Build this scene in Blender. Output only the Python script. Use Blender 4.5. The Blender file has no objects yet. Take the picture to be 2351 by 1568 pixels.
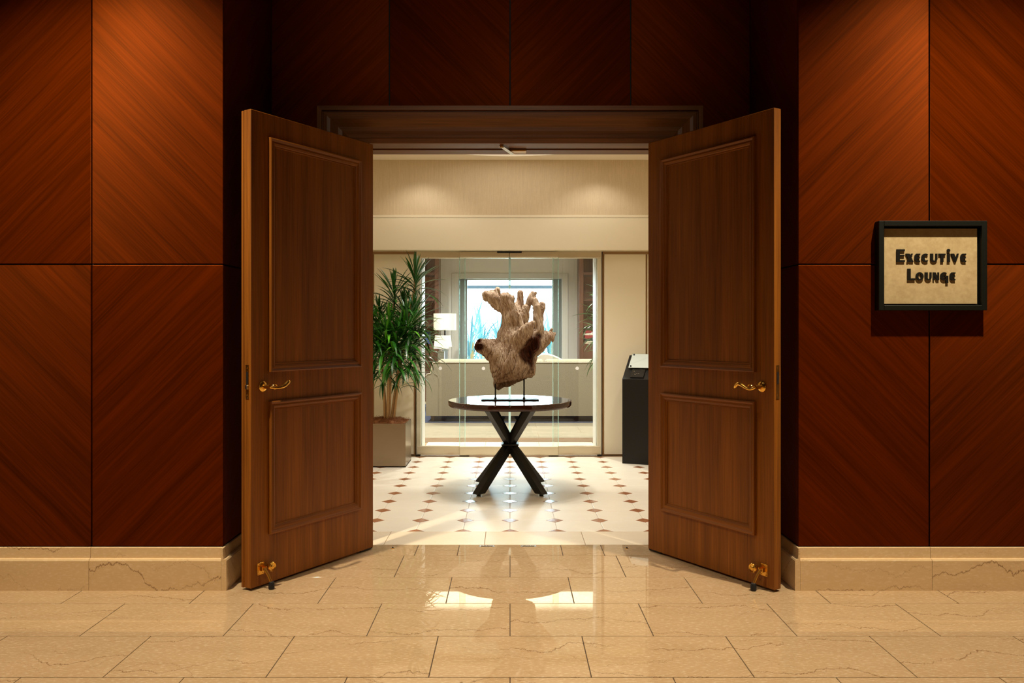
import bpy, math, random
import numpy as np
from mathutils import Vector, Matrix

random.seed(7)
S = bpy.context.scene
COL = S.collection
PI = math.pi

# ------------------------------------------------------------------ camera
F = 1855.0                      # focal length in pixels of the 2351 wide frame
CAMZ = 1.30
cam_d = bpy.data.cameras.new('camera')
cam = bpy.data.objects.new('camera', cam_d); COL.objects.link(cam)
cam_d.sensor_fit = 'HORIZONTAL'; cam_d.sensor_width = 36.0
cam_d.lens = F / 2351.0 * 36.0
cam_d.shift_x = 4.5 / 2351.0
cam_d.shift_y = -27.0 / 2351.0
cam_d.clip_start = 0.05; cam_d.clip_end = 200
cam.location = (0, 0, CAMZ); cam.rotation_euler = (PI / 2, 0, 0)
S.camera = cam

# ------------------------------------------------------------------ world, exposure
S.view_settings.view_transform = 'Standard'
S.view_settings.look = 'None'
S.view_settings.exposure = 0.0
S.view_settings.gamma = 1.0
S.view_settings.use_curve_mapping = False
W = bpy.data.worlds.new('daylight'); S.world = W; W.use_nodes = True
_bg = W.node_tree.nodes['Background']
_bg.inputs['Color'].default_value = (0.66, 0.85, 1.0, 1); _bg.inputs['Strength'].default_value = 14.0
try:
    S.cycles.use_denoising = True
    S.cycles.max_bounces = 10; S.cycles.diffuse_bounces = 5; S.cycles.glossy_bounces = 5
    S.cycles.transparent_max_bounces = 16; S.cycles.transmission_bounces = 6
    S.cycles.sample_clamp_indirect = 4.0
    S.cycles.caustics_reflective = False; S.cycles.caustics_refractive = False
except Exception:
    pass

WARM = (1.0, 0.86, 0.63); WARM2 = (1.0, 0.95, 0.86); NEUT = (1.0, 0.96, 0.90)
def lamp(name, kind, loc, energy, color, rot=(0, 0, 0), **kw):
    l = bpy.data.lights.new(name, kind); l.energy = energy; l.color = color
    for k, v in kw.items(): setattr(l, k, v)
    o = bpy.data.objects.new(name, l); COL.objects.link(o); o.location = loc; o.rotation_euler = rot
    return o
def R(a): return math.radians(a)
# hall downlights in the ceiling, then added fill spots out of view
for x, y, e in ((-1.95, 3.10, 840), (2.2, 3.10, 840)):
    lamp('wall_downlight', 'SPOT', (x, y, 3.90), e, WARM, (0, 0, 0), spot_size=R(103), spot_blend=1.0, shadow_soft_size=0.035)
for x, y, e in ((-0.45, 3.25, 42), (0.45, 3.25, 42), (-0.6, 1.4, 8), (0.6, 1.4, 8)):
    lamp('hall_down_and_fill_light', 'SPOT', (x, y, 3.90), e, WARM, (0, 0, 0), spot_size=R(60), spot_blend=0.7, shadow_soft_size=0.04)
for x in (-1.8, 1.8):  # unseen lamps added behind the camera, rear wall bounces them as frontal fill
    lamp('hall_down_and_fill_light', 'SPOT', (x, -2.2, 3.90), 200, WARM, (0, 0, 0), spot_size=R(120), spot_blend=0.7, shadow_soft_size=0.06)
lamp('frieze_fill_light', 'SPOT', (0, 0.3, 3.42), 110, WARM, (math.atan2(4.56, 0.67), 0, 0), spot_size=R(40), spot_blend=1.0, shadow_soft_size=0.05)  # added unseen spot that brightens the frieze and casing over the doors
# foyer: two downlights at the far wall, round cove over the table, four downlights around it
for x in (-0.89, 0.89):
    lamp('foyer_downlight', 'SPOT', (x, 7.84, 3.01), 9, WARM2, (R(4), 0, 0), spot_size=R(120), spot_blend=0.6, shadow_soft_size=0.03)
for x, y in ((-0.16, 6.42), (0.16, 6.42), (-0.16, 6.74), (0.16, 6.74)):
    lamp('foyer_downlight', 'SPOT', (x, y, 3.18), 54, NEUT, (0, 0, 0), spot_size=R(110), spot_blend=0.6, shadow_soft_size=0.03)
for x in (-1.5, 1.5):
    lamp('foyer_downlight', 'SPOT', (x, 6.2, 3.01), 40, NEUT, (0, 0, 0), spot_size=R(120), spot_blend=0.6, shadow_soft_size=0.05)
lamp('foyer_cove', 'AREA', (0, 6.86, 3.10), 17, NEUT, (0, 0, 0), shape='DISK', size=2.3)
# lounge: cove strip washing the ceiling above the window, ceiling downlights
lamp('lounge_cove', 'AREA', (0, 14.66, 3.30), 300, NEUT, (R(180), 0, 0), shape='RECTANGLE', size=6.0, size_y=0.12)
for x in (-2.0, 0.0, 2.0):
    for y in (10.2, 12.6):
        lamp('lounge_downlight', 'SPOT', (x, y, 3.6), 560, (1.0, 0.98, 0.94), (0, 0, 0), spot_size=R(130), spot_blend=0.7, shadow_soft_size=0.08)

# ------------------------------------------------------------------ node helpers
def lin(r, g, b):
    f = lambda c: (c / 255 / 12.92) if c / 255 <= 0.04045 else ((c / 255 + 0.055) / 1.055) ** 2.4
    return (f(r), f(g), f(b), 1.0)
class NT:
    def __init__(s, name):
        s.m = bpy.data.materials.new(name); s.m.use_nodes = True
        s.t = s.m.node_tree; s.b = s.t.nodes['Principled BSDF']; s.out = s.t.nodes['Material Output']
    def n(s, typ, ins=None, **kw):
        nd = s.t.nodes.new(typ)
        for k, v in kw.items(): setattr(nd, k, v)
        for k, v in (ins or {}).items(): s.set(nd, k, v)
        return nd
    def set(s, nd, k, v):
        sock = nd.inputs[k]
        if isinstance(v, bpy.types.NodeSocket): s.t.links.new(v, sock)
        elif isinstance(v, bpy.types.Node): s.t.links.new(v.outputs[0], sock)
        else: sock.default_value = v
    def P(s, **kw):
        for k, v in kw.items(): s.set(s.b, k.replace('_', ' '), v)
    def pos(s): return s.n('ShaderNodeNewGeometry').outputs['Position']
    def obj(s): return s.n('ShaderNodeTexCoord').outputs['Object']
    def vm(s, op, a, b=None):
        nd = s.n('ShaderNodeVectorMath', operation=op); s.set(nd, 0, a)
        if b is not None: s.set(nd, 1, b)
        return nd.outputs[0]
    def ma(s, op, a, b=None, c=None, clamp=False):
        nd = s.n('ShaderNodeMath', operation=op, use_clamp=clamp); s.set(nd, 0, a)
        if b is not None: s.set(nd, 1, b)
        if c is not None: s.set(nd, 2, c)
        return nd.outputs[0]
    def noise(s, vec, scale=1.0, detail=3.0, rough=0.55, dist=0.0):
        nd = s.n('ShaderNodeTexNoise', {'Vector': vec, 'Scale': scale, 'Detail': detail, 'Roughness': rough, 'Distortion': dist})
        return nd.outputs['Fac']
    def ramp(s, fac, stops):
        nd = s.n('ShaderNodeValToRGB', {'Fac': fac}); cr = nd.color_ramp
        while len(cr.elements) < len(stops): cr.elements.new(0.5)
        for e, (p, c) in zip(cr.elements, stops): e.position = p; e.color = c
        return nd.outputs['Color']
    def mix(s, fac, a, b, mode='MIX'):
        nd = s.n('ShaderNodeMix', data_type='RGBA', blend_type=mode)
        s.set(nd, 0, fac); s.set(nd, 6, a); s.set(nd, 7, b)
        return nd.outputs[2]
    def bump(s, h, strength=0.2, dist=0.01):
        nd = s.n('ShaderNodeBump', {'Height': h, 'Strength': strength, 'Distance': dist})
        s.set(s.b, 'Normal', nd.outputs[0])
def g(v): return (v, v, v, 1)

MATS = {}
def plain(name, col, rough=0.5, metal=0.0, var=0.06, scale=30, bump=0.0, spec=0.5, emit=None):
    k = NT(name); p = k.obj()
    f = k.noise(p, scale, 3)
    c = k.mix(f, tuple(x * (1 - var) for x in col[:3]) + (1,), tuple(min(1, x * (1 + var)) for x in col[:3]) + (1,))
    k.P(Base_Color=c, Roughness=rough, Metallic=metal, Specular_IOR_Level=spec)
    if bump: k.bump(f, bump, 0.005)
    if emit: k.P(Emission_Color=tuple(emit[:3]) + (1,), Emission_Strength=emit[3])
    MATS[name] = k.m; return k.m

def veneer(name, ang, dark, light, fine=190, rough=0.50, aniso=0.75, axis='Y', use_obj=False, band=13.0, bandlen=0.45, bandamt=0.35, coat=0.0, bmp=0.10, spec=0.5):
    """fine straight-grained veneer; ang turns the grain away from vertical in the plane of the panel"""
    k = NT(name)
    p = k.obj() if use_obj else k.pos()
    vr = k.n('ShaderNodeVectorRotate', {'Vector': p, 'Angle': R(ang)}, rotation_type=axis + '_AXIS')
    v = vr.outputs[0]
    n1 = k.noise(k.vm('MULTIPLY', v, (fine, fine, 2.5)), 1.0, 3, 0.6)
    n2 = k.noise(k.vm('MULTIPLY', v, (band, band, bandlen)), 1.0, 3, 0.5, 0.05)
    n3 = k.noise(k.vm('MULTIPLY', v, (fine * 0.3, fine * 0.3, 2.0)), 1.0, 2, 0.5)
    f = k.ma('ADD', k.ma('MULTIPLY', n1, 0.42), k.ma('ADD', k.ma('MULTIPLY', n2, bandamt), k.ma('MULTIPLY', n3, 0.25)))
    f = k.ma('MULTIPLY', f, 1.0 / (0.67 + bandamt))
    c = k.ramp(f, [(0.30, dark), (0.68, light)])
    k.P(Base_Color=c, Roughness=rough, Specular_IOR_Level=spec)
    if aniso: k.P(Specular_Tint=(1.0, 0.36, 0.03, 1), Specular_IOR_Level=0.22, Metallic=0.36)
    if coat: k.P(Coat_Weight=coat, Coat_Roughness=0.12)
    if aniso:
        a = R(ang)
        # highlight is spread across the grain
        t = {'Y': (math.sin(a), 0, math.cos(a)), 'X': (0, math.sin(a), math.cos(a))}[axis]
        k.P(Anisotropic=aniso)
        cx = k.n('ShaderNodeCombineXYZ', {0: t[0], 1: t[1], 2: t[2]})
        k.set(k.b, 'Tangent', cx)
    if bmp: k.bump(n1, bmp, 0.002)
    MATS[name] = k.m; return k.m

D1, L1 = lin(56, 17, 0), lin(104, 37, 1)
veneer('veneer_rise', -45, D1, L1)        # grain runs like /
veneer('veneer_fall', 45, D1, L1)       # grain runs like \
veneer('veneer_side_rise', 45, D1, L1, axis='X')
veneer('door_wood', 0, lin(86, 44, 6), lin(156, 92, 22), fine=150, rough=0.5, spec=0.3, aniso=0.0, use_obj=True, band=14, bandlen=0.5, bmp=0.05)
veneer('door_wood_h', 90, lin(86, 44, 6), lin(156, 92, 22), fine=150, rough=0.5, spec=0.3, aniso=0.0, use_obj=True, band=14, bandlen=0.5, bmp=0.0)
veneer('casing_wood_h', 90, lin(72, 38, 8), lin(132, 78, 24), fine=120, rough=0.45, spec=0.35, aniso=0.0, band=10, bandlen=0.8)
veneer('casing_wood_v', 0, lin(72, 38, 8), lin(132, 78, 24), fine=120, rough=0.45, spec=0.35, aniso=0.0, band=10, bandlen=0.8)
veneer('walnut', 0, lin(60, 34, 24), lin(112, 70, 48), fine=90, rough=0.4, aniso=0.0, band=8)
veneer('table_wood', 90, lin(34, 14, 8), lin(72, 32, 16), fine=90, rough=0.06, aniso=0.0, band=8, bmp=0.0)
veneer('plank_wood', 90, lin(132, 120, 98), lin(160, 148, 124), fine=40, rough=0.35, aniso=0.0, band=5)
veneer('strip_wood', 90, lin(104, 76, 48), lin(134, 102, 70), fine=40, rough=0.35, aniso=0.0, band=5)

def marble(name, base, light, vein, rough, veins=0.55, speckle=0.0, use_obj=True, bmp=0.0, cloud=0.5, spec=0.5):
    k = NT(name)
    oi = k.n('ShaderNodeObjectInfo')
    off = k.n('ShaderNodeCombineXYZ', {0: k.ma('MULTIPLY', oi.outputs['Random'], 37.0), 1: k.ma('MULTIPLY', oi.outputs['Random'], 91.0), 2: 0.0})
    p = k.vm('ADD', k.pos(), off) if use_obj else k.pos()
    cl = k.noise(k.vm('MULTIPLY', p, (3, 9, 9)), 1.0, 4, 0.6, 0.4)
    flecks = k.noise(k.vm('MULTIPLY', p, (45, 110, 110)), 1.0, 3, 0.6)
    c = k.mix(k.ma('MULTIPLY_ADD', cl, cloud * 1.6, 0.5 - cloud * 0.8, clamp=True), base, light)
    c = k.mix(k.ma('MULTIPLY', k.ma('SUBTRACT', flecks, 0.5), 0.9, clamp=True), c, lin(250, 236, 206))
    sp = k.n('ShaderNodeSeparateXYZ', {0: p})
    across = k.ma('ADD', sp.outputs[1], sp.outputs[2])
    def veinlines(period, meander, jag, width, seed):
        w1 = k.noise(k.vm('ADD', k.vm('MULTIPLY', p, (2.2, 1.2, 1.2)), (seed, seed, 0)), 1.0, 2, 0.5)
        w2 = k.noise(k.vm('ADD', k.vm('MULTIPLY', p, (26, 9, 9)), (seed, 0, seed)), 1.0, 6, 0.72)
        t = k.ma('ADD', across, k.ma('ADD', k.ma('MULTIPLY', w1, meander), k.ma('MULTIPLY', w2, jag)))
        d = k.ma('MULTIPLY', k.ma('PINGPONG', k.ma('ADD', t, seed), period / 2), 1.0)
        gate = k.noise(k.vm('ADD', k.vm('MULTIPLY', p, (3.0, 2.0, 2.0)), (seed, 5, seed)), 1.0, 3, 0.6)
        ln = k.ma('SUBTRACT', 1.0, k.ma('DIVIDE', d, width), clamp=True)
        return k.ma('MULTIPLY', ln, k.ma('MULTIPLY_ADD', gate, 5.0, -1.7, clamp=True))
    v = k.ma('MAXIMUM', veinlines(0.30, 0.5, 0.085, 0.0044, 3.1), k.ma('MULTIPLY', veinlines(0.21, 0.7, 0.10, 0.0022, 8.7), 0.55))
    c = k.mix(k.ma('MULTIPLY', v, veins), c, vein)
    k.P(Base_Color=c, Roughness=rough, Specular_IOR_Level=spec)
    if bmp: k.bump(flecks, bmp, 0.002)
    MATS[name] = k.m
marble('hall_marble', lin(156, 127, 91), lin(183, 154, 118), lin(100, 64, 33), 0.015, veins=0.85, spec=0.8)
marble('base_marble', lin(200, 168, 124), lin(222, 192, 148), lin(116, 76, 40), 0.14, veins=0.9)
marble('foyer_stone', lin(230, 218, 196), lin(242, 232, 214), lin(214, 188, 150), 0.34, veins=0.25, bmp=0.25)
marble('foyer_border', lin(220, 202, 172), lin(234, 218, 192), lin(200, 168, 128), 0.36, veins=0.3, bmp=0.3)
marble('rose_stone', lin(146, 84, 50), lin(184, 122, 80), lin(104, 58, 36), 0.16, veins=0.6, spec=0.9)
plain('grout_dark', lin(70, 52, 36), 0.9)
plain('grout_light', lin(150, 122, 88), 0.9)
plain('joint_black', lin(12, 6, 4), 0.7)
plain('hall_paint', lin(84, 52, 30), 0.7)
plain('hall_cream', lin(214, 190, 150), 0.7)
plain('ceiling_paint', lin(238, 226, 204), 0.8, var=0.02)
plain('cream_lacquer', lin(230, 217, 188), 0.38, var=0.015, scale=4)
plain('lounge_paint', lin(196, 190, 180), 0.8, var=0.03)
plain('white_trim', lin(200, 196, 184), 0.45, var=0.02)
plain('window_grey', lin(140, 147, 146), 0.5, var=0.02)
plain('post_satin', lin(206, 198, 172), 0.35, 0.15, var=0.02)
plain('reveal_white', lin(222, 222, 218), 0.4, var=0.02)
plain('bronze_trim', lin(150, 116, 76), 0.4, 0.6)
plain('brass', lin(240, 190, 92), 0.22, 1.0, var=0.05)
plain('aged_brass', lin(190, 138, 64), 0.36, 1.0, var=0.2)
plain('rubber', lin(10, 10, 12), 0.6)
plain('steel', lin(200, 200, 205), 0.18, 1.0)
plain('black_metal', lin(26, 24, 20), 0.38, 0.4)
plain('black_lacquer', lin(20, 17, 12), 0.42, 0.0, spec=0.3)
plain('black_frame', lin(13, 14, 8), 0.5, 0.0, spec=0.25)
plain('letter_black', lin(15, 12, 6), 0.5, spec=0.3)
plain('mulch', lin(140, 86, 42), 0.95, var=0.5, scale=120, bump=1.0)
plain('bark', lin(176, 138, 92), 0.85, var=0.25, scale=60, bump=0.6)
plain('paper', lin(236, 234, 232), 0.45, var=0.03, scale=8)
plain('white_marker', lin(240, 240, 236), 0.6)
plain('rug_blue', lin(52, 62, 88), 0.95, var=0.25, scale=200)
plain('crystal', lin(190, 205, 220), 0.05, 0.3)
plain('grey_stone', lin(128, 126, 112), 0.3)
plain('dark_wood', lin(48, 30, 22), 0.15)
plain('book_red', lin(150, 40, 44), 0.5); plain('book_cream', lin(220, 206, 180), 0.6); plain('book_dark', lin(40, 34, 44), 0.5)
plain('book_blue', lin(70, 100, 170), 0.35, var=0.6, scale=12)
plain('cushion_beige', lin(160, 148, 122), 0.9)
plain('chair_cream', lin(206, 194, 172), 0.8); plain('chair_dark', lin(92, 74, 62), 0.6)
plain('garden_soil', lin(150, 150, 140), 0.95, var=0.2, scale=3)
plain('render_white', lin(235, 235, 232), 0.8)
plain('eave_paint', lin(70, 84, 96), 0.7)
def make_special():
    # wallpaper with fine vertical threads
    k = NT('wallpaper'); p = k.pos()
    n1 = k.noise(k.vm('MULTIPLY', p, (330, 330, 14)), 1, 3); n2 = k.noise(k.vm('MULTIPLY', p, (60, 60, 2.0)), 1, 3)
    n3 = k.noise(p, 220, 2)
    f = k.ma('ADD', k.ma('MULTIPLY', n1, 0.45), k.ma('ADD', k.ma('MULTIPLY', n2, 0.25), k.ma('MULTIPLY', n3, 0.3)))
    k.P(Base_Color=k.ramp(f, [(0.30, lin(196, 174, 140)), (0.70, lin(222, 202, 168))]), Roughness=0.6); k.bump(n3, 0.12, 0.003)
    MATS['wallpaper'] = k.m
    # stretched fabric wall covering and sofa cloth
    for nm, a, b in (('wall_fabric', lin(214, 210, 198), lin(238, 234, 224)), ('sofa_cloth', lin(100, 92, 76), lin(158, 146, 122))):
        k = NT(nm); p = k.pos()
        n1 = k.noise(k.vm('MULTIPLY', p, (240, 240, 110)), 1, 2); n2 = k.noise(k.vm('MULTIPLY', p, (110, 240, 240)), 1, 2)
        f = k.ma('MULTIPLY', k.ma('ADD', n1, n2), 0.5)
        k.P(Base_Color=k.ramp(f, [(0.35, a), (0.65, b)]), Roughness=0.9, Sheen_Weight=0.2); k.bump(f, 0.12, 0.002)
        MATS[nm] = k.m
    # brushed steel and planter metal
    for nm, c, r in (('brushed_steel', lin(222, 208, 182), 0.38), ('planter_metal', lin(150, 132, 110), 0.30)):
        k = NT(nm); p = k.pos()
        n1 = k.noise(k.vm('MULTIPLY', p, (6, 6, 260)), 1, 3); n2 = k.noise(p, 3, 3)
        k.P(Base_Color=k.mix(k.ma('ADD', k.ma('MULTIPLY', n1, 0.6), k.ma('MULTIPLY', n2, 0.4)), tuple(x * 0.8 for x in c[:3]) + (1,), c),
            Metallic=1.0, Roughness=r, Anisotropic=0.6)
        MATS[nm] = k.m
    # clear glass sheet: thin, so straight through with a Fresnel reflection
    k = NT('glass_sheet')
    lw = k.n('ShaderNodeLayerWeight', {'Blend': 0.5}); fr = k.n('ShaderNodeMath', {0: k.ma('POWER', lw.outputs['Facing'], 5.0), 1: 0.93, 2: 0.035}, operation='MULTIPLY_ADD'); tr = k.n('ShaderNodeBsdfTransparent', {'Color': (0.955, 0.985, 0.97, 1)})
    gl = k.n('ShaderNodeBsdfGlossy', {'Roughness': 0.0, 'Color': g(1)})
    mx = k.n('ShaderNodeMixShader', {0: fr.outputs[0], 1: tr.outputs[0], 2: gl.outputs[0]})
    k.t.links.new(mx.outputs[0], k.out.inputs['Surface']); MATS['glass_sheet'] = k.m
    k = NT('glass_edge')
    tr = k.n('ShaderNodeBsdfTransparent', {'Color': (0.80, 0.92, 0.87, 1)}); df = k.n('ShaderNodeBsdfTranslucent', {'Color': (0.80, 0.92, 0.90, 1)})
    gl = k.n('ShaderNodeBsdfGlossy', {'Roughness': 0.15, 'Color': (0.8, 0.95, 0.92, 1)})
    m1 = k.n('ShaderNodeMixShader', {0: 0.6, 1: tr.outputs[0], 2: df.outputs[0]})
    mx = k.n('ShaderNodeMixShader', {0: 0.15, 1: m1.outputs[0], 2: gl.outputs[0]})
    k.t.links.new(mx.outputs[0], k.out.inputs['Surface']); MATS['glass_edge'] = k.m
    k = NT('glass_edge_soft')
    tr = k.n('ShaderNodeBsdfTransparent', {'Color': (0.78, 0.92, 0.86, 1)}); df = k.n('ShaderNodeBsdfTranslucent', {'Color': (0.75, 0.90, 0.86, 1)})
    m1 = k.n('ShaderNodeMixShader', {0: 0.25, 1: tr.outputs[0], 2: df.outputs[0]})
    k.t.links.new(m1.outputs[0], k.out.inputs['Surface']); MATS['glass_edge_soft'] = k.m
    # sign panel
    k = NT('sign_panel'); p = k.pos()
    n1 = k.noise(p, 60, 5); n2 = k.noise(p, 14, 4)
    f = k.ma('ADD', k.ma('MULTIPLY', n1, 0.5), k.ma('MULTIPLY', n2, 0.5))
    k.P(Base_Color=k.ramp(f, [(0.3, lin(160, 135, 94)), (0.7, lin(188, 166, 124))]), Roughness=0.55); MATS['sign_panel'] = k.m
    # driftwood: colour follows the grain, hollow heartwood from a vertex attribute
    k = NT('driftwood'); p = k.obj()
    q = k.vm('ADD', p, k.n('ShaderNodeCombineXYZ', {0: k.ma('MULTIPLY', k.n('ShaderNodeSeparateXYZ', {0: p}).outputs[2], 0.28), 1: 0.0, 2: 0.0}).outputs[0])
    n1 = k.noise(k.vm('MULTIPLY', q, (75, 75, 9)), 1, 6, 0.7, 0.8); n2 = k.noise(k.vm('MULTIPLY', q, (9, 9, 4)), 1, 4, 0.6)
    n3 = k.noise(k.vm('MULTIPLY', q, (240, 240, 28)), 1, 3)
    f = k.ma('ADD', k.ma('MULTIPLY', n1, 0.5), k.ma('ADD', k.ma('MULTIPLY', n2, 0.3), k.ma('MULTIPLY', n3, 0.2)))
    c = k.ramp(f, [(0.37, lin(78, 55, 40)), (0.45, lin(162, 130, 102)), (0.58, lin(226, 204, 178))])
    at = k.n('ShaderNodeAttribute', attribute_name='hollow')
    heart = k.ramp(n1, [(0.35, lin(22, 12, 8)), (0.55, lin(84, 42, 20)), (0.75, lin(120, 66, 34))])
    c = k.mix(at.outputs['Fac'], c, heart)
    k.P(Base_Color=c, Roughness=0.85, Specular_IOR_Level=0.2)
    k.bump(k.ma('ADD', n1, k.ma('MULTIPLY', n3, 0.25)), 0.8, 0.016); MATS['driftwood'] = k.m
    # leaves
    k = NT('leaf_green'); oi = k.n('ShaderNodeObjectInfo'); p = k.obj()
    n1 = k.noise(k.vm('MULTIPLY', p, (300, 300, 4)), 1, 2)
    f = k.ma('ADD', k.ma('MULTIPLY', oi.outputs['Random'], 0.7), k.ma('MULTIPLY', n1, 0.3))
    k.P(Base_Color=k.ramp(f, [(0.1, lin(22, 62, 16)), (0.6, lin(50, 114, 26)), (0.95, lin(108, 176, 44))]), Roughness=0.28, Specular_IOR_Level=0.6)
    MATS['leaf_green'] = k.m
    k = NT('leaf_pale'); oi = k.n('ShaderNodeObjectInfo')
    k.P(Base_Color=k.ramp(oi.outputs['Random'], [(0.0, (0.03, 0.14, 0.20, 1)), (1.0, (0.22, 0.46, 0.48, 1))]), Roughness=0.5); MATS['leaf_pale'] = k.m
    # lamp shades glow from the bulb inside
    k = NT('lamp_shade'); p = k.obj(); n = k.noise(p, 150, 2)
    k.P(Base_Color=k.mix(n, lin(226, 220, 184), lin(244, 240, 210)), Roughness=0.8, Emission_Color=(1.0, 0.93, 0.68, 1), Emission_Strength=0.40); MATS['lamp_shade'] = k.m
    k = NT('led_strip'); k.P(Base_Color=g(0.8), Emission_Color=(1.0, 0.50, 0.16, 1), Emission_Strength=6.0); MATS['led_strip'] = k.m
    k = NT('cove_white'); k.P(Base_Color=lin(244, 232, 206), Roughness=0.8); MATS['cove_white'] = k.m
    # speckled black plate
    k = NT('black_speckle'); p = k.obj()
    v = k.n('ShaderNodeTexVoronoi', {'Vector': p, 'Scale': 42.0}); st = k.ma('LESS_THAN', v.outputs['Distance'], 0.11)
    k.P(Base_Color=k.mix(st, lin(16, 14, 12), lin(220, 200, 160)), Roughness=0.25); MATS['black_speckle'] = k.m
make_special()

# ------------------------------------------------------------------ mesh helpers
class MB:
    def __init__(s): s.v = []; s.f = []
    def add(s, vs, fs):
        o = len(s.v); s.v += [tuple(v) for v in vs]; s.f += [tuple(i + o for i in f) for f in fs]; return s
    def box(s, x0, x1, y0, y1, z0, z1, c=0.0):
        if c <= 0:
            return s.add([(x, y, z) for z in (z0, z1) for y in (y0, y1) for x in (x0, x1)],
                         [(0, 2, 3, 1), (4, 5, 7, 6), (0, 1, 5, 4), (2, 6, 7, 3), (0, 4, 6, 2), (1, 3, 7, 5)])
        vs = []; idx = {}
        X = (x0, x1); Y = (y0, y1); Z = (z0, z1)
        for i in (0, 1):
            for j in (0, 1):
                for k in (0, 1):
                    cx, cy, cz = X[i], Y[j], Z[k]
                    ix = cx + (c if i == 0 else -c); iy = cy + (c if j == 0 else -c); iz = cz + (c if k == 0 else -c)
                    for ax, p in (('x', (cx, iy, iz)), ('y', (ix, cy, iz)), ('z', (ix, iy, cz))):
                        idx[(i, j, k, ax)] = len(vs); vs.append(p)
        fs = []
        for a in (0, 1):
            fs.append([idx[(a, j, k, 'x')] for j, k in ((0, 0), (1, 0), (1, 1), (0, 1))])
            fs.append([idx[(i, a, k, 'y')] for i, k in ((0, 0), (1, 0), (1, 1), (0, 1))])
            fs.append([idx[(i, j, a, 'z')] for i, j in ((0, 0), (1, 0), (1, 1), (0, 1))])
        for a in (0, 1):
            for b in (0, 1):
                fs.append([idx[(a, b, 0, 'x')], idx[(a, b, 1, 'x')], idx[(a, b, 1, 'y')], idx[(a, b, 0, 'y')]])
                fs.append([idx[(a, 0, b, 'x')], idx[(a, 1, b, 'x')], idx[(a, 1, b, 'z')], idx[(a, 0, b, 'z')]])
                fs.append([idx[(0, a, b, 'y')], idx[(1, a, b, 'y')], idx[(1, a, b, 'z')], idx[(0, a, b, 'z')]])
        for i in (0, 1):
            for j in (0, 1):
                for k in (0, 1): fs.append([idx[(i, j, k, 'x')], idx[(i, j, k, 'y')], idx[(i, j, k, 'z')]])
        return s.add(vs, fs)
    def prism(s, pts, a, b, fn):
        """extrude polygon pts between a and b; fn(u, v, t) -> xyz"""
        n = len(pts); vs = [fn(u, v, a) for u, v in pts] + [fn(u, v, b) for u, v in pts]
        fs = [tuple(range(n))[::-1], tuple(range(n, 2 * n))] + [(i, (i + 1) % n, n + (i + 1) % n, n + i) for i in range(n)]
        return s.add(vs, fs)
    def tube(s, pts, rs, n=12, cap=True, flat=1.0):
        pts = [Vector(p) for p in pts]
        if not isinstance(rs, (list, tuple)): rs = [rs] * len(pts)
        vs = []; up = None
        for i, p in enumerate(pts):
            t = (pts[min(i + 1, len(pts) - 1)] - pts[max(i - 1, 0)]).normalized()
            if up is None: up = Vector((0, 0, 1)) if abs(t.z) < 0.9 else Vector((0, 1, 0))
            sx = t.cross(up).normalized(); up = sx.cross(t).normalized()
            for k in range(n):
                a = 2 * PI * k / n; vs.append(p + sx * (math.cos(a) * rs[i]) + up * (math.sin(a) * rs[i] * flat))
        fs = [(i * n + k, i * n + (k + 1) % n, (i + 1) * n + (k + 1) % n, (i + 1) * n + k) for i in range(len(pts) - 1) for k in range(n)]
        if cap: fs += [tuple(range(n))[::-1], tuple((len(pts) - 1) * n + k for k in range(n))]
        return s.add(vs, fs)
    def lathe(s, prof, n=48, c=(0, 0, 0), ax='z', sx=1.0, cap=True):
        vs = []
        for r, h in prof:
            for k in range(n):
                a = 2 * PI * k / n; u, v = r * math.cos(a) * sx, r * math.sin(a)
                p = {'z': (u, v, h), 'y': (u, h, v), 'x': (h, u, v)}[ax]
                vs.append((p[0] + c[0], p[1] + c[1], p[2] + c[2]))
        m = len(prof)
        fs = [(i * n + k, i * n + (k + 1) % n, (i + 1) * n + (k + 1) % n, (i + 1) * n + k) for i in range(m - 1) for k in range(n)]
        if cap and prof[0][0] > 1e-6: fs.append(tuple(range(n))[::-1])
        if cap and prof[-1][0] > 1e-6: fs.append(tuple((m - 1) * n + k for k in range(n)))
        return s.add(vs, fs)
    def mesh(s, name, mat, smooth=False):
        me = bpy.data.meshes.new(name); me.from_pydata(s.v, [], s.f)
        import bmesh
        bm = bmesh.new(); bm.from_mesh(me); bmesh.ops.recalc_face_normals(bm, faces=bm.faces); bm.to_mesh(me); bm.free()
        me.materials.append(MATS[mat] if isinstance(mat, str) else mat)
        if smooth:
            me.polygons.foreach_set('use_smooth', [True] * len(me.polygons))
            if smooth != 'full': me.set_sharp_from_angle(angle=R(38))
        me.update(); return me
    def build(s, name, mat, parent=None, smooth=False, loc=None, rot=None):
        return link(name, s.mesh(name, mat, smooth), parent, loc, rot)
def link(name, me, parent=None, loc=None, rot=None):
    o = bpy.data.objects.new(name, me); COL.objects.link(o)
    if parent is not None: o.parent = parent
    if loc is not None: o.location = loc
    if rot is not None: o.rotation_euler = rot
    return o
def tag(o, label, cat=None, group=None, kind=None):
    if label: o['label'] = label
    if cat: o['category'] = cat
    if group: o['group'] = group
    if kind: o['kind'] = kind
    return o
def thing(name, label, cat, loc=(0, 0, 0), rz=0.0, group=None, kind=None):
    o = bpy.data.objects.new(name, None); COL.objects.link(o); o.empty_display_size = 0.05
    o.location = loc; o.rotation_euler = (0, 0, rz); return tag(o, label, cat, group, kind)
def struct(o, label, cat): return tag(o, label, cat, kind='structure')
def cbox(name, mat, parent, x0, x1, y0, y1, z0, z1, c=0.0): return MB().box(x0, x1, y0, y1, z0, z1, c).build(name, mat, parent)
def px(x, y, d): return ((x - 1171) * d / F, d, CAMZ - (y - 757) * d / F)

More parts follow.
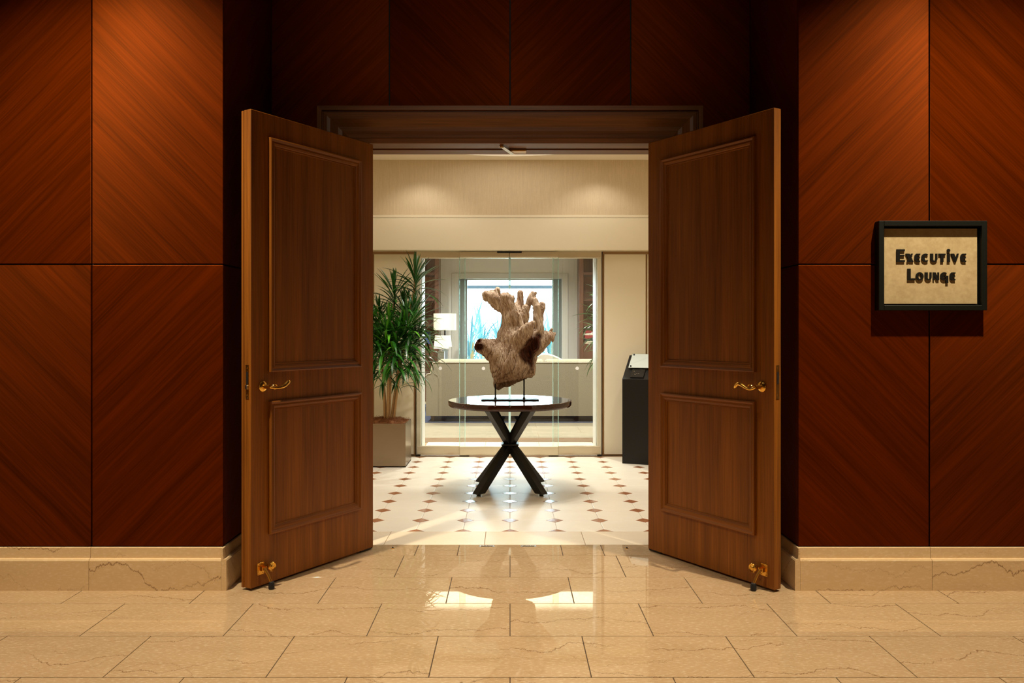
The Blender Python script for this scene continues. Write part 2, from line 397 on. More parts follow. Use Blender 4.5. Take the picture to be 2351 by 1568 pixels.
# ================================================================== SETTING
PIERY = 4.050                     # face of the panelled side walls
NX0, NX1 = -1.4388, 1.4453        # recess sides
NBY = 4.865                       # back of the recess
OPX = 0.93; OPZ = 2.415           # door opening
FY0 = 5.14                        # foyer side of that wall
HALLZ = 3.95

# ---- hall floor: grout bed and marble slabs
fl = struct(MB().box(-4.5, 4.5, -4.0, 4.884, -0.06, -0.004).build('floor_hall', 'grout_dark'), 'polished beige marble floor of the hall in staggered slabs', 'floor')
TCACHE = {}
def tile(name, mat, parent, x0, x1, y0, y1, h=0.03, c=0.0012, gap=0.0035, top=0.0):
    w, d = round(x1 - x0 - gap, 4), round(y1 - y0 - gap, 4); key = (name, mat, w, d, h)
    if key not in TCACHE: TCACHE[key] = MB().box(-w / 2, w / 2, -d / 2, d / 2, -h, 0, c).mesh(name, mat)
    o = link(name, TCACHE[key], parent, ((x0 + x1) / 2, (y0 + y1) / 2, top)); return o
TL, TD = 0.6096, 0.4075
y1 = 4.652; rowi = 0
while y1 > 1.7:
    y0 = y1 - TD; off = 0.0 if rowi % 2 == 0 else TL / 2
    xa, xb = (-3.35, 3.35) if y1 < PIERY + 0.3 else (NX0, NX1)
    k = math.floor((xa - off) / TL)
    while off + k * TL < xb:
        a, b = max(xa, off + k * TL), min(xb, off + (k + 1) * TL)
        if b - a > 0.03: tile('slab', 'hall_marble', fl, a, b, y0, y1)
        k += 1
    y1 = y0; rowi += 1
for a, b in ((NX0, -1.05), (-1.05, -0.552), (-0.552, -0.305), (-0.305, 0.305), (0.305, 0.546), (0.546, 1.05), (1.05, NX1)):
    tile('threshold_slab', 'hall_marble', fl, a, b, 4.652, 4.884)
# ---- foyer floor: octagons with rose-stone diamonds
ff = struct(MB().box(-2.4, 2.4, 4.884, 8.36, -0.06, -0.003).build('floor_foyer', 'grout_light'), 'cream stone octagon floor of the foyer with rose stone diamonds', 'floor')
for a, b in ((-0.925, -0.765), (-0.765, -0.155), (-0.155, 0.457), (0.457, 0.925)):
    tile('border_slab', 'foyer_border', ff, a, b, 4.884, 5.209)
P_ = 0.305; HD = 0.059; GY = 5.209
def ngon_tile(name, pts, mat, h=0.03, c=0.001):
    n = len(pts); m = MB()
    cx = sum(p[0] for p in pts) / n; cy = sum(p[1] for p in pts) / n
    ins = [(x - (x - cx) * c / 0.05, y - (y - cy) * c / 0.05) for x, y in pts]
    vs = [(x, y, -h) for x, y in pts] + [(x, y, -c) for x, y in pts] + [(x, y, 0) for x, y in ins]
    fs = [tuple(range(n))[::-1], tuple(range(2 * n, 3 * n))]
    for l in (0, n):
        fs += [(l + i, l + (i + 1) % n, l + n + (i + 1) % n, l + n + i) for i in range(n)]
    return m.add(vs, fs).mesh(name, mat)
e = P_ / 2 - 0.001; q = P_ / 2 - HD - 0.0015
oct_me = ngon_tile('octagon_tile', [(-q, -e), (q, -e), (e, -q), (e, q), (q, e), (-q, e), (-e, q), (-e, -q)], 'foyer_stone')
hd = HD - 0.0015
dia_me = ngon_tile('diamond_tile', [(0, -hd), (hd, 0), (0, hd), (-hd, 0)], 'rose_stone')
half_me = ngon_tile('diamond_tile_half', [(-hd, 0.001), (hd, 0.001), (0, hd)], 'rose_stone')
half2_me = ngon_tile('diamond_tile_cut', [(hd, -0.001), (-hd, -0.001), (0, -hd)], 'rose_stone')
for r in range(11):
    for c in range(-7, 8):
        me = half_me if r == 0 else (half2_me if r == 10 else dia_me)
        link('diamond_tile', me, ff, (c * P_, GY + r * P_, 0))
for r in range(10):
    for c in range(-7, 7): link('octagon_tile', oct_me, ff, ((c + 0.5) * P_, GY + (r + 0.5) * P_, 0))
# ---- lounge floor
lf = struct(MB().box(-4.2, 4.2, 8.36, 15.0, -0.06, -0.004).build('floor_lounge', 'grout_light'), 'pale plank floor of the lounge behind the glass', 'floor')
for a, b in ((-0.95, -0.28), (-0.28, 0.33), (0.33, 0.95)): tile('sill_slab', 'foyer_border', lf, a, b, 8.36, 9.35)
tile('dark_strip', 'strip_wood', lf, -4.1, 4.1, 9.35, 9.72)
yy = 9.72
while yy < 14.9:
    y2 = min(yy + 0.52, 15.0)
    for a, b in ((-4.1, -1.9), (-1.9, 0.35), (0.35, 2.5), (2.5, 4.1)):
        sft = 0.55 if int((yy - 9.72) / 0.5) % 2 else 0.0
        tile('plank', 'plank_wood', lf, max(-4.1, a + sft), min(4.1, b + sft), yy, y2)
    yy = y2

# ---- hall shell (sides, back and ceiling of the hall stand outside the picture)
struct(MB().box(-4.5, 4.5, -4.0, NBY + 0.1, HALLZ, HALLZ + 0.1).build('ceiling_hall', 'hall_paint'), 'plain hall ceiling above the panelled walls', 'ceiling')
struct(MB().box(-4.6, -4.5, -4.0, PIERY, -0.05, HALLZ).build('wall_hall_left', 'hall_paint'), 'far left side wall of the hall', 'wall')
struct(MB().box(4.5, 4.6, -4.0, PIERY, -0.05, HALLZ).build('wall_hall_right', 'hall_paint'), 'far right side wall of the hall', 'wall')
struct(MB().box(-4.5, 4.5, -4.1, -4.0, -0.05, HALLZ).build('wall_hall_rear', 'hall_cream'), 'hall wall opposite the doors', 'wall')

# ---- panelled piers left and right
BZ = 0.212; MZ = 1.6275; GAP = 0.007
def panel(name, mat, parent, x0, x1, y0, y1, z0, z1, c=0.002):
    return cbox(name, mat, parent, x0, x1, y0, y1, z0, z1, c)
wl = struct(MB().box(-4.5, NX0 - 0.02, PIERY + 0.018, NBY + 0.1, -0.05, HALLZ).build('wall_left', 'joint_black'), 'mahogany veneer panelled wall left of the doors', 'wall')
wr = struct(MB().box(NX1 + 0.02, 4.5, PIERY + 0.018, NBY + 0.1, -0.05, HALLZ).build('wall_right', 'joint_black'), 'mahogany veneer panelled wall right of the doors', 'wall')
xs = [NX0, -2.098, -2.757, -3.416, -4.075]
for i in range(4):
    for z0, z1, up in ((BZ, MZ, 0), (MZ, HALLZ, 1)):
        rise = (i + up) % 2 == 0
        panel('veneer_panel', 'veneer_rise' if rise else 'veneer_fall', wl, xs[i + 1] + GAP / 2, xs[i] - (GAP / 2 if i else 0), PIERY, PIERY + 0.018, z0 + GAP / 2, z1 - GAP / 2)
xs = [NX1, 2.1025, 2.76, 3.418, 4.076]
for i in range(4):
    for z0, z1, up in ((BZ, MZ, 0), (MZ, HALLZ, 1)):
        rise = (i + up) % 2 == 1
        panel('veneer_panel', 'veneer_rise' if rise else 'veneer_fall', wr, xs[i] + (GAP / 2 if i else 0), xs[i + 1] - GAP / 2, PIERY, PIERY + 0.018, z0 + GAP / 2, z1 - GAP / 2)
for w, xa, xb in ((wl, NX0 - 0.02, NX0), (wr, NX1, NX1 + 0.02)):
    for z0, z1 in ((BZ, MZ), (MZ, HALLZ)):
        panel('reveal_panel', 'veneer_side_rise', w, xa, xb, PIERY + 0.019, NBY, z0 + GAP / 2, z1 - GAP / 2)
# ---- recess back wall with the door opening
wb = struct(MB().box(NX0 - 0.02, -OPX - 0.05, NBY + 0.018, FY0 - 0.02, -0.05, HALLZ).box(OPX + 0.05, NX1 + 0.02, NBY + 0.018, FY0 - 0.02, -0.05, HALLZ)
            .box(-OPX - 0.05, OPX + 0.05, NBY + 0.018, FY0 - 0.02, OPZ + 0.06, HALLZ).build('wall_recess', 'joint_black'), 'dark veneered recess wall around the open double doors', 'wall')
for s, sp in ((-1, 'veneer_rise'), (1, 'veneer_fall')):
    e0 = abs(NX0) if s < 0 else NX1
    pts = [(e0 - 0.003, 0.0), (e0 - 0.003, HALLZ), (0.727 + GAP / 2, HALLZ), (0.727 + GAP / 2, OPZ + 0.10), (OPX + 0.10, OPZ + 0.10), (OPX + 0.10, 0.0)]
    MB().prism(pts, NBY, NBY + 0.018, lambda u, v, t, s=s: (s * u, t, v)).build('veneer_panel', sp, wb)
    a, b = sorted((s * 0.727 - s * GAP / 2, s * GAP / 2))
    panel('veneer_panel', 'veneer_fall' if s < 0 else 'veneer_rise', wb, a, b, NBY, NBY + 0.018, OPZ + 0.10, HALLZ)
# ---- marble skirting
PROF = [(0.0, 0.0), (-0.026, 0.0), (-0.026, 0.148), (-0.022, 0.156), (-0.010, 0.158), (-0.008, 0.210), (-0.004, BZ), (0.0, BZ)]
def skirting(name, lab, runs, ret):
    root = None
    for a, b in runs:
        m = MB().prism(PROF, a + 0.0008, b - 0.0008, lambda u, v, t: (t, PIERY + u, v))
        if root is None: root = struct(m.build(name, 'base_marble'), lab, 'skirting')
        else: m.build('skirting_block', 'base_marble', root)
    xf, sgn = ret
    MB().prism(PROF, PIERY - 0.026, NBY, lambda u, v, t: (xf - sgn * u, t, v)).build('skirting_block', 'base_marble', root)
skirting('baseboard_left', 'stepped beige marble skirting under the left panelled wall', [(-2.098, NX0 + 0.0), (-3.4, -2.098), (-4.5, -3.4)], (NX0, 1))
skirting('baseboard_right', 'stepped beige marble skirting under the right panelled wall', [(NX1, 2.1025), (2.1025, 3.4), (3.4, 4.5)], (NX1, -1))

# ---- door casing swept round the opening with mitred corners
CP = [(0.0, 0.0), (0.0, -0.030), (0.028, -0.036), (0.034, -0.030), (0.052, -0.027), (0.075, -0.022), (0.100, -0.026), (0.122, -0.040),
      (0.142, -0.052), (0.160, -0.056), (0.180, -0.054), (0.186, -0.040), (0.190, -0.040), (0.192, -0.060), (0.218, -0.060), (0.218, 0.0)]
def casing_leg(name, mat, parent, side):
    m = MB(); n = len(CP)
    if side == 'top':
        vs = [(-OPX - o, NBY + d, OPZ + o) for o, d in CP] + [(OPX + o, NBY + d, OPZ + o) for o, d in CP]
    else:
        s = -1 if side == 'left' else 1
        vs = [(s * (OPX + o), NBY + d, 0.0) for o, d in CP] + [(s * (OPX + o), NBY + d, OPZ + o) for o, d in CP]
    m.add(vs, [tuple(range(n))[::-1], tuple(range(n, 2 * n))] + [(i, (i + 1) % n, n + (i + 1) % n, n + i) for i in range(n)])
    return m.build(name, mat, parent)
tr = struct(casing_leg('trim_1', 'casing_wood_h', None, 'top'), 'wide moulded walnut door casing around the double doors', 'door casing')
casing_leg('casing_leg', 'casing_wood_v', tr, 'left'); casing_leg('casing_leg', 'casing_wood_v', tr, 'right')
for s in (-1, 1):
    a, b = sorted((s * OPX, s * (OPX + 0.05))); cbox('jamb', 'casing_wood_v', tr, a, b, NBY, FY0, 0, OPZ, 0.001)
cbox('head_jamb', 'casing_wood_h', tr, -OPX - 0.05, OPX + 0.05, NBY, 4.972, OPZ, OPZ + 0.05, 0.001)
cbox('head_jamb', 'casing_wood_h', tr, -OPX - 0.05, OPX + 0.05, 5.020, FY0, OPZ, OPZ + 0.05, 0.001)
for x in (-0.137, 0.139): MB().lathe([(0.010, 0), (0.010, -0.006), (0.007, -0.010), (0, -0.010)], 12, (x, 4.985, OPZ + 0.03)).build('stop_stud', 'aged_brass', tr)
# door coordinator: small steel lever and its plate under the head
co = thing('door_coordinator', 'small steel door coordinator lever under the door head', 'door hardware', (0.0, 4.90, OPZ))
MB().box(-0.008, 0.10, 0.085, 0.16, -0.012, 0.0, 0.002).build('mounting_plate', 'aged_brass', co)
a_, b_ = Vector((-0.055, -0.03, -0.004)), Vector((0.018, 0.115, -0.022))
dv = (b_ - a_).normalized(); sd = dv.cross(Vector((0, 0, 1))).normalized() * 0.013; up = Vector((0, 0, 0.006))
MB().add([a_ - sd, a_ + sd, b_ + sd, b_ - sd, a_ - sd - up, a_ + sd - up, b_ + sd - up, b_ - sd - up],
         [(0, 1, 2, 3), (7, 6, 5, 4), (0, 4, 5, 1), (1, 5, 6, 2), (2, 6, 7, 3), (3, 7, 4, 0)]).build('lever', 'steel', co)
MB().lathe([(0.012, -0.016), (0.012, 0.0), (0, 0.0)], 16, (-0.05, -0.02, 0)).build('pivot', 'aged_brass', co)

# ---- door leaves
DT, DW, DZ0, DZ1 = 0.050, 0.911, 0.012, 2.398
def door_leaf(name, label, hinge, ang, s):
    root = thing(name, label, 'door', (hinge[0], hinge[1], 0), ang, kind='structure')
    Y = lambda t: s * t       # t = 0 on the seen face, positive towards the viewer
    def bx(x0, x1, t0, t1, z0, z1, c=0.0):
        a, b = sorted((Y(t0), Y(t1))); return MB().box(x0, x1, a, b, z0, z1, c)
    bx(0, DW, -DT, 0, DZ0, DZ1, 0.0025).build('leaf', 'door_wood', root)
    # two planted mouldings
    prof = [(0.0, 0.0), (0.0, 0.016), (0.006, 0.019), (0.012, 0.015), (0.016, 0.011), (0.026, 0.013), (0.034, 0.010), (0.038, 0.004), (0.044, 0.005), (0.046, 0.0)]
    for z0, z1 in ((1.085, 2.278), (0.261, 0.936)):
        x0, x1 = 0.118, DW - 0.112
        rings = []
        for o, t in prof: rings.append([(x0 + o, Y(t), z0 + o), (x1 - o, Y(t), z0 + o), (x1 - o, Y(t), z1 - o), (x0 + o, Y(t), z1 - o)])
        for k in range(4):
            k2 = (k + 1) % 4; m = MB(); n = len(prof)
            vs = [r[k] for r in rings] + [r[k2] for r in rings]
            m.add(vs, [(i, i + 1, n + i + 1, n + i) for i in range(n - 1)] + [tuple(range(n))[::-1], tuple(range(n, 2 * n)), (0, n, 2 * n - 1, n - 1)])
            m.build('moulding', 'door_wood_h' if k in (0, 2) else 'door_wood', root)
    # lever handle on a round rose
    hx, hz = DW - 0.074, 1.014
    h = MB().lathe([(0.0, -0.0), (0.0265, 0.0), (0.0265, 0.006), (0.022, 0.010), (0.012, 0.012), (0.0105, 0.045), (0.0105, 0.056), (0.0, 0.057)], 32, ax='y')
    h.v = [(x, s * y, z) for x, y, z in h.v]
    hd_ = h.build('lever_handle', 'brass', root, 'auto', (hx, 0, hz)); hd_['label'] = 'polished brass lever handle'
    pts = []; rs = []
    for i in range(21):
        u = i / 20
        zz = (-0.008 * math.sin(u * PI * 1.35 + 0.15) + 0.020 * max(0, u - 0.72) * 2.6) if s > 0 else (-0.013 * math.sin(u * PI * 1.9 + 0.1) * (1 - 0.2 * u) - 0.022 * max(0, u - 0.82) * 3)
        pts.append((-u * 0.130, s * (0.050 + 0.010 * math.sin(u * PI * 0.9)), zz))
        rs.append(0.0085 - 0.0025 * math.sin(min(1, u * 1.6) * PI) + 0.0025 * u)
    rs[-1] = 0.007
    MB().tube([(-0.034 + 0.013 * math.cos(2 * PI * k_ / 20), s * 0.052, -0.002 + 0.012 * math.sin(2 * PI * k_ / 20)) for k_ in range(21)], 0.0028, 8, False).build('scroll', 'brass', hd_, 'auto')
    MB().tube(pts, rs, 12).build('lever', 'brass', hd_, 'auto')
    # lock plate on the free edge
    lp = bx(DW - 0.0005, DW + 0.002, -0.036, -0.012, 0.955, 1.125, 0.0005).build('lock_plate', 'aged_brass' if s < 0 else 'brass', root)
    bx(DW + 0.0018, DW + 0.0026, -0.030, -0.018, 1.03, 1.09).build('slot', 'joint_black', lp)
    for zz in (0.975, 1.108): MB().lathe([(0.004, 0.0018), (0.004, 0.0028), (0, 0.0028)], 10, (DW, Y(-0.024), zz), 'x').build('screw', 'aged_brass', lp)
    if s > 0: bx(DW + 0.001, DW + 0.012, -0.030, -0.014, 1.004, 1.024, 0.002).build('latch', 'steel', lp)
    if s > 0: bx(DW - 0.002, DW + 0.004, -DT - 0.014, -DT + 0.002, DZ0, DZ1 - 0.004, 0.001).build('astragal', 'door_wood', root)
    # kick-down holder: plate, clevis, arm, rubber foot; round stop knob beside it
    kx = DW - 0.062
    kd = bx(kx - 0.021, kx + 0.021, 0, 0.003, 0.068, 0.128, 0.001).build('kickdown_holder', 'brass', root); kd['label'] = 'brass kick-down holder with rubber foot'
    for ox in (-0.013, 0.011): bx(kx + ox, kx + ox + 0.003, 0.003, 0.030, 0.092, 0.112, 0.001).build('clevis_ear', 'brass', kd)
    for ox in (-0.014, 0.014):
        for zz in (0.075, 0.121): MB().lathe([(0.0035, 0.003), (0.003, 0.0045), (0, 0.0045)], 10, (kx + ox, 0, zz), 'y').build('screw', 'aged_brass', kd) if s > 0 else \
            MB().lathe([(0.0035, -0.003), (0.003, -0.0045), (0, -0.0045)], 10, (kx + ox, 0, zz), 'y').build('screw', 'aged_brass', kd)
    MB().tube([(kx, Y(0.024), 0.104), (kx - 0.008, Y(0.042), 0.075), (kx - 0.016, Y(0.058), 0.034)], [0.008, 0.0075, 0.0065], 12).build('arm', 'aged_brass', kd, 'auto')
    MB().lathe([(0.0, 0.0), (0.013, 0.0), (0.015, 0.004), (0.015, 0.024), (0.012, 0.036), (0.008, 0.038), (0, 0.038)], 20, (kx - 0.017, Y(0.060), 0.0005)).build('rubber_foot', 'rubber', kd, 'auto')
    kn = MB().lathe([(0.008, 0.0), (0.008, 0.020), (0.020, 0.024), (0.024, 0.030), (0.024, 0.036), (0.020, 0.040), (0.013, 0.038), (0.009, 0.042), (0.0, 0.043)], 24, ax='y')
    kn.v = [(x, s * y, z) for x, y, z in kn.v]
    kn.build('stop_knob', 'brass', root, 'auto', (kx - 0.045, 0, 0.102))
    # two pivot caps and the blued bottom rail shoe
    bx(0.0, 0.10, -DT + 0.006, -0.006, 0.004, DZ0 + 0.001).build('pivot_shoe', 'black_metal', root)
    return root
door_leaf('door_1', 'open walnut door leaf on the left with two moulded panels', (-0.811, 4.790), math.atan2(-0.852, -0.524), 1)
door_leaf('door_2', 'open walnut door leaf on the right nearest the framed sign', (0.813, 4.758), math.atan2(-0.841, 0.541), -1)
# floor fittings in the threshold
for i, x in enumerate((-0.139, 0.111)):
    t = thing('floor_strike', ('steel bolt strike let into the threshold, left one', 'steel bolt strike let into the threshold, right one')[i], 'strike plate', (x, 4.852, 0), group='bolt strikes in the threshold')
    cbox('end_pad', 'steel', t, -0.047, -0.034, -0.008, 0.008, -0.002, 0.0015, 0.0005); cbox('end_pad', 'steel', t, 0.034, 0.047, -0.008, 0.008, -0.002, 0.0015, 0.0005)
    cbox('slot', 'joint_black', t, -0.034, 0.034, -0.006, 0.006, -0.002, 0.0004); cbox('lip', 'steel', t, -0.034, 0.034, 0.006, 0.008, -0.002, 0.0015)
for i, x in enumerate((-0.697, 0.694)):
    t = thing('floor_bolt', ('small brass floor bolt beside the left door leaf', 'small brass floor bolt beside the right door leaf')[i], 'floor bolt', (x, 4.80, 0), group='floor bolts at the thresholds')
    MB().lathe([(0.011, -0.002), (0.011, 0.001), (0.009, 0.003), (0, 0.003)], 20).build('collar', 'aged_brass', t, 'auto'); MB().lathe([(0.005, 0.003), (0.004, 0.008), (0, 0.008)], 14).build('pin', 'rubber', t, 'auto')

# ---- foyer shell
FZ = 3.031; CR, CCY = 1.20, 6.86
m = MB(); n = 72
ring = [(CR * math.cos(2 * PI * k / n), CCY + CR * math.sin(2 * PI * k / n)) for k in range(n)]
outer = []
for x, y in ring:
    dx, dy = x, y - CCY; t = min((2.45 / abs(dx)) if abs(dx) > 1e-6 else 1e9, ((8.30 - CCY) / dy) if dy > 1e-6 else 1e9, ((CCY - 5.12) / -dy) if dy < -1e-6 else 1e9); outer.append((dx * t, CCY + dy * t))
vs = [(x, y, FZ) for x, y in ring] + [(x, y, FZ) for x, y in outer] + [(x, y, FZ + 0.05) for x, y in ring]
m.add(vs, [(k, (k + 1) % n, n + (k + 1) % n, n + k) for k in range(n)] + [(k, (k + 1) % n, 2 * n + (k + 1) % n, 2 * n + k) for k in range(n)])
cf = struct(m.build('ceiling_foyer', 'ceiling_paint'), 'cream foyer ceiling with a round lit recess', 'ceiling')
MB().box(-2.45, 2.45, 5.12, 8.3, FZ + 0.28, FZ + 0.33).build('ceiling_slab', 'ceiling_paint', cf)
MB().lathe([(CR, FZ + 0.05), (CR + 0.16, FZ + 0.05), (CR + 0.16, FZ + 0.28)], 72, (0, CCY, 0), cap=False).build('cove_ring', 'cove_white', cf)
for s, nm in ((-1, 'left'), (1, 'right')):
    a, b = sorted((s * 2.4, s * 2.5)); struct(MB().box(a, b, 5.12, 8.36, -0.05, FZ + 0.33).build('wall_foyer_' + nm, 'cream_lacquer'), 'cream side wall of the foyer on the ' + nm, 'wall')
wf = struct(MB().box(-2.5, -OPX - 0.05, FY0 - 0.02, FY0, -0.05, FZ + 0.33).box(OPX + 0.05, 2.5, FY0 - 0.02, FY0, -0.05, FZ + 0.33).box(-OPX - 0.05, OPX + 0.05, FY0 - 0.02, FY0, OPZ + 0.05, FZ + 0.33)
            .build('wall_foyer_front', 'cream_lacquer'), 'foyer side of the wall that holds the double doors', 'wall')
# far wall: paper above, cream bulkhead, panels beside the glass doors
GX0, GX1 = -0.9665, 0.944
ww = struct(MB().box(-2.4, 2.4, 8.235, 8.36, 2.44, FZ + 0.33).build('wall_foyer_back', 'wallpaper'), 'far foyer wall with woven paper above a cream bulkhead', 'wall')
cbox('ledge', 'cream_lacquer', ww, -2.4, 2.4, 8.205, 8.24, 2.438, 2.467, 0.002)
cbox('bulkhead', 'cream_lacquer', ww, -2.4, 2.4, 8.20, 8.36, 2.108, 2.434, 0.003)
cbox('shadow_gap', 'joint_black', ww, -2.4, 2.4, 8.215, 8.30, 2.43, 2.44)
for x0, x1 in ((-2.4, GX0 - 0.012), (GX1 + 0.012, 2.4)):
    cbox('wall_backing', 'bronze_trim', ww, x0, x1, 8.366, 8.70, 0, 2.108)
    cbox('head_reveal', 'bronze_trim', ww, x0, x1, 8.345, 8.37, 2.080, 2.108)
for x0, x1 in ((-2.4, -1.422), (-1.404, GX0 - 0.03), (GX1 + 0.03, 1.402), (1.42, 2.4)):
    cbox('cream_panel', 'cream_lacquer', ww, x0, x1, 8.350, 8.37, 0.012, 2.082, 0.002)
# ---- lounge shell
LZ = 3.62
struct(MB().box(-4.2, 4.2, 8.70, 15.3, LZ, LZ + 0.1).build('ceiling_lounge', 'ceiling_paint'), 'pale lounge ceiling beyond the glass doors', 'ceiling')
struct(MB().box(-4.3, -4.2, 8.4, 15.3, -0.05, LZ).build('wall_lounge_left', 'lounge_paint'), 'left wall of the lounge', 'wall')
struct(MB().box(4.2, 4.3, 8.4, 15.3, -0.05, LZ).build('wall_lounge_right', 'lounge_paint'), 'right wall of the lounge', 'wall')
struct(MB().box(-4.2, -2.4, 8.6, 8.7, -0.05, LZ).box(2.4, 4.2, 8.6, 8.7, -0.05, LZ).box(-2.4, 2.4, 8.36, 8.70, 2.108, LZ).build('wall_lounge_front', 'lounge_paint'), 'lounge side of the glass door wall', 'wall')
WX0, WX1, WZ1, WZ0 = -0.954, 0.962, 2.246, 0.32
wlb = struct(MB().box(-4.2, WX0, 15.02, 15.3, -0.05, LZ).box(WX1, 4.2, 15.02, 15.3, -0.05, LZ).box(WX0, WX1, 15.02, 15.3, WZ1 + 0.02, LZ).box(WX0, WX1, 15.02, 15.3, -0.05, WZ0)
             .build('wall_lounge_back', 'lounge_paint'), 'grey fabric panelled lounge wall around the window', 'wall')
for x0, x1 in ((-1.318, WX0 - 0.01), (WX1 + 0.01, 1.261)): cbox('fabric_panel', 'wall_fabric', wlb, x0, x1, 15.0, 15.02, 0.0, LZ, 0.002)
cbox('fabric_panel', 'wall_fabric', wlb, WX0 - 0.008, WX1 + 0.008, 15.0, 15.02, WZ1 + 0.03, LZ, 0.002)
cbox('fabric_panel', 'wall_fabric', wlb, WX0 - 0.008, WX1 + 0.008, 15.0, 15.02, 0.0, WZ0 - 0.03, 0.002)
struct(MB().box(-4.2, 4.2, 14.50, 14.53, 3.20, 3.40).box(-4.2, 4.2, 14.50, 15.0, 3.17, 3.20).build('trim_2', 'white_trim'), 'white light cove ledge above the lounge window', 'cove')

# ---- window
w1 = thing('window_1', 'bright lounge window in a wide white frame', 'window', kind='structure')
for nm, x0, x1, z0, z1, y0, c in (('architrave', -1.084, WX0, WZ0 - 0.1, 2.351, 14.965, 0.006), ('architrave', WX1, 1.076, WZ0 - 0.1, 2.351, 14.965, 0.006), ('architrave', WX0, WX1, WZ1, 2.351, 14.965, 0.006),
                                  ('sill', -1.084, 1.076, WZ0 - 0.14, WZ0, 14.93, 0.006)):
    cbox(nm, 'white_trim', w1, x0, x1, y0, 15.03, z0, z1, c)
for x0, x1 in ((WX0, -0.800), (0.786, WX1)): cbox('stile', 'window_grey', w1, x0, x1, 15.10, 15.18, WZ0, WZ1 + 0.02, 0.004)
cbox('head_rail', 'white_trim', w1, -0.80, 0.786, 15.10, 15.18, WZ1 - 0.02, WZ1 + 0.02, 0.004)
cbox('bottom_rail', 'white_trim', w1, -0.80, 0.786, 15.10, 15.18, WZ0, WZ0 + 0.10, 0.004)
cbox('pane', 'glass_sheet', w1, -0.80, 0.786, 15.13, 15.138, WZ0 + 0.10, WZ1 - 0.02)

# ---- sliding glass doors
gd = thing('door_3', 'frameless sliding glass doors with brushed steel rails', 'glass door', (0, 0, 0), kind='structure')
cbox('head_track', 'brushed_steel', gd, GX0, GX1, 8.325, 8.40, 2.040, 2.108, 0.002)
cbox('track_cover', 'black_metal', gd, -0.132, 0.12, 8.296, 8.325, 2.088, 2.112, 0.001)
for x0, x1 in ((GX0, -0.922), (0.899, GX1)):
    cbox('jamb_post', 'post_satin', gd, x0, x1, 8.335, 8.40, 0.0, 2.045, 0.002)
for x0, x1, lx in ((GX0, -0.915, -0.915), (0.892, GX1, 0.892)):
    cbox('reveal_lining', 'reveal_white', gd, x0, x1, 8.40, 8.70, 0.0, 2.10, 0.002)
for nm, x0, x1, yp in (('fixed', GX0 + 0.01, -0.465, 8.345), ('fixed', 0.444, GX1 - 0.01, 8.345), ('slide', -0.519, -0.007, 8.310), ('slide', -0.001, 0.497, 8.310)):
    pn = cbox(('fixed_pane' if nm == 'fixed' else 'sliding_pane'), 'glass_sheet', gd, x0, x1, yp, yp + 0.012, 0.10, 2.045)
    cbox('bottom_rail', 'brushed_steel', pn, x0, x1, yp - 0.012, yp + 0.024, 0.008, 0.10, 0.002)
    cbox('top_rail', 'brushed_steel', pn, x0, x1, yp - 0.008, yp + 0.020, 2.045, 2.10, 0.002) if nm == 'slide' else None
    for ex in (x0, x1): cbox('polished_edge', 'glass_edge' if abs(ex) < 0.1 else 'glass_edge_soft', pn, ex - (0.008 if -0.1 < ex < -0.005 else 0.003), ex + (0.008 if -0.005 < ex < 0.1 else 0.003), yp - 0.001, yp + 0.013, 0.10, 2.045)
    if nm == 'slide': cbox('floor_guide', 'black_metal', pn, (x0 if x0 < -0.3 else x1 - 0.10), (x0 + 0.10 if x0 < -0.3 else x1), yp - 0.01, yp + 0.01, 0.0, 0.010)
for x in (-0.945, 0.92): cbox('floor_guide', 'black_metal', gd, x - 0.022, x + 0.022, 8.300, 8.33, 0, 0.014, 0.002)
for xx in (1010, 1110, 1226, 1326):
    x_, y_, z_ = px(xx, 846, 8.30)
    MB().lathe([(0.0, 0.0), (0.018, 0.0), (0.018, 0.0015), (0, 0.0015)], 28, (x_, 8.3075 if abs(x_) < 0.5 else 8.3425, z_), 'y').build('safety_dot', 'white_marker', gd)

# ================================================================== THINGS IN THE FOYER
# ---- round table
TX, TY, TZ = 0.0, 6.57, 0.730
tb = thing('round_table', 'round dark wood table on crossed black metal legs', 'table', (TX, TY, 0))
MB().lathe([(0.0, 0.682), (0.494, 0.682), (0.501, 0.688), (0.504, 0.700), (0.504, 0.722), (0.500, 0.7285), (0.494, TZ), (0.488, TZ), (0, TZ)], 96).build('tabletop', 'table_wood', tb, 'auto')
NODE = Vector((0, 0, 0.372))
def bar(a, b, w=0.062, t=0.058):
    a, b = Vector(a), Vector(b); d = (b - a).normalized(); sx = Vector((-d.y, d.x, 0)).normalized() if abs(d.z) < 0.999 else Vector((1, 0, 0)); sy = d.cross(sx)
    # ends cut level
    vs = []
    for p in (a, b):
        for i, j in ((-1, -1), (1, -1), (1, 1), (-1, 1)):
            q = p + sx * (i * w / 2) + sy * (j * t / 2); q = q + d * ((p.z - q.z) / d.z); vs.append(q)
    return MB().add(vs, [(3, 2, 1, 0), (4, 5, 6, 7), (0, 1, 5, 4), (1, 2, 6, 5), (2, 3, 7, 6), (3, 0, 4, 7)])
for sx in (-1, 1):
    for sy in (-1, 1):
        ft = Vector((sx * 0.245, sy * 0.25, 0.018)); tp = Vector((-sx * 0.172, -sy * 0.155, 0.682))
        lo = bar(ft, NODE); up_ = bar(NODE, tp); lo.add(up_.v, up_.f)
        lg = lo.build('leg', 'black_metal', tb)
        MB().lathe([(0.016, 0.0), (0.016, 0.018), (0, 0.018)], 16, (ft.x, ft.y, 0)).build('glide', 'rubber', lg)
MB().box(-0.07, 0.07, -0.07, 0.07, 0.366, 0.378, 0.001).build('hub_plate', 'black_metal', tb)
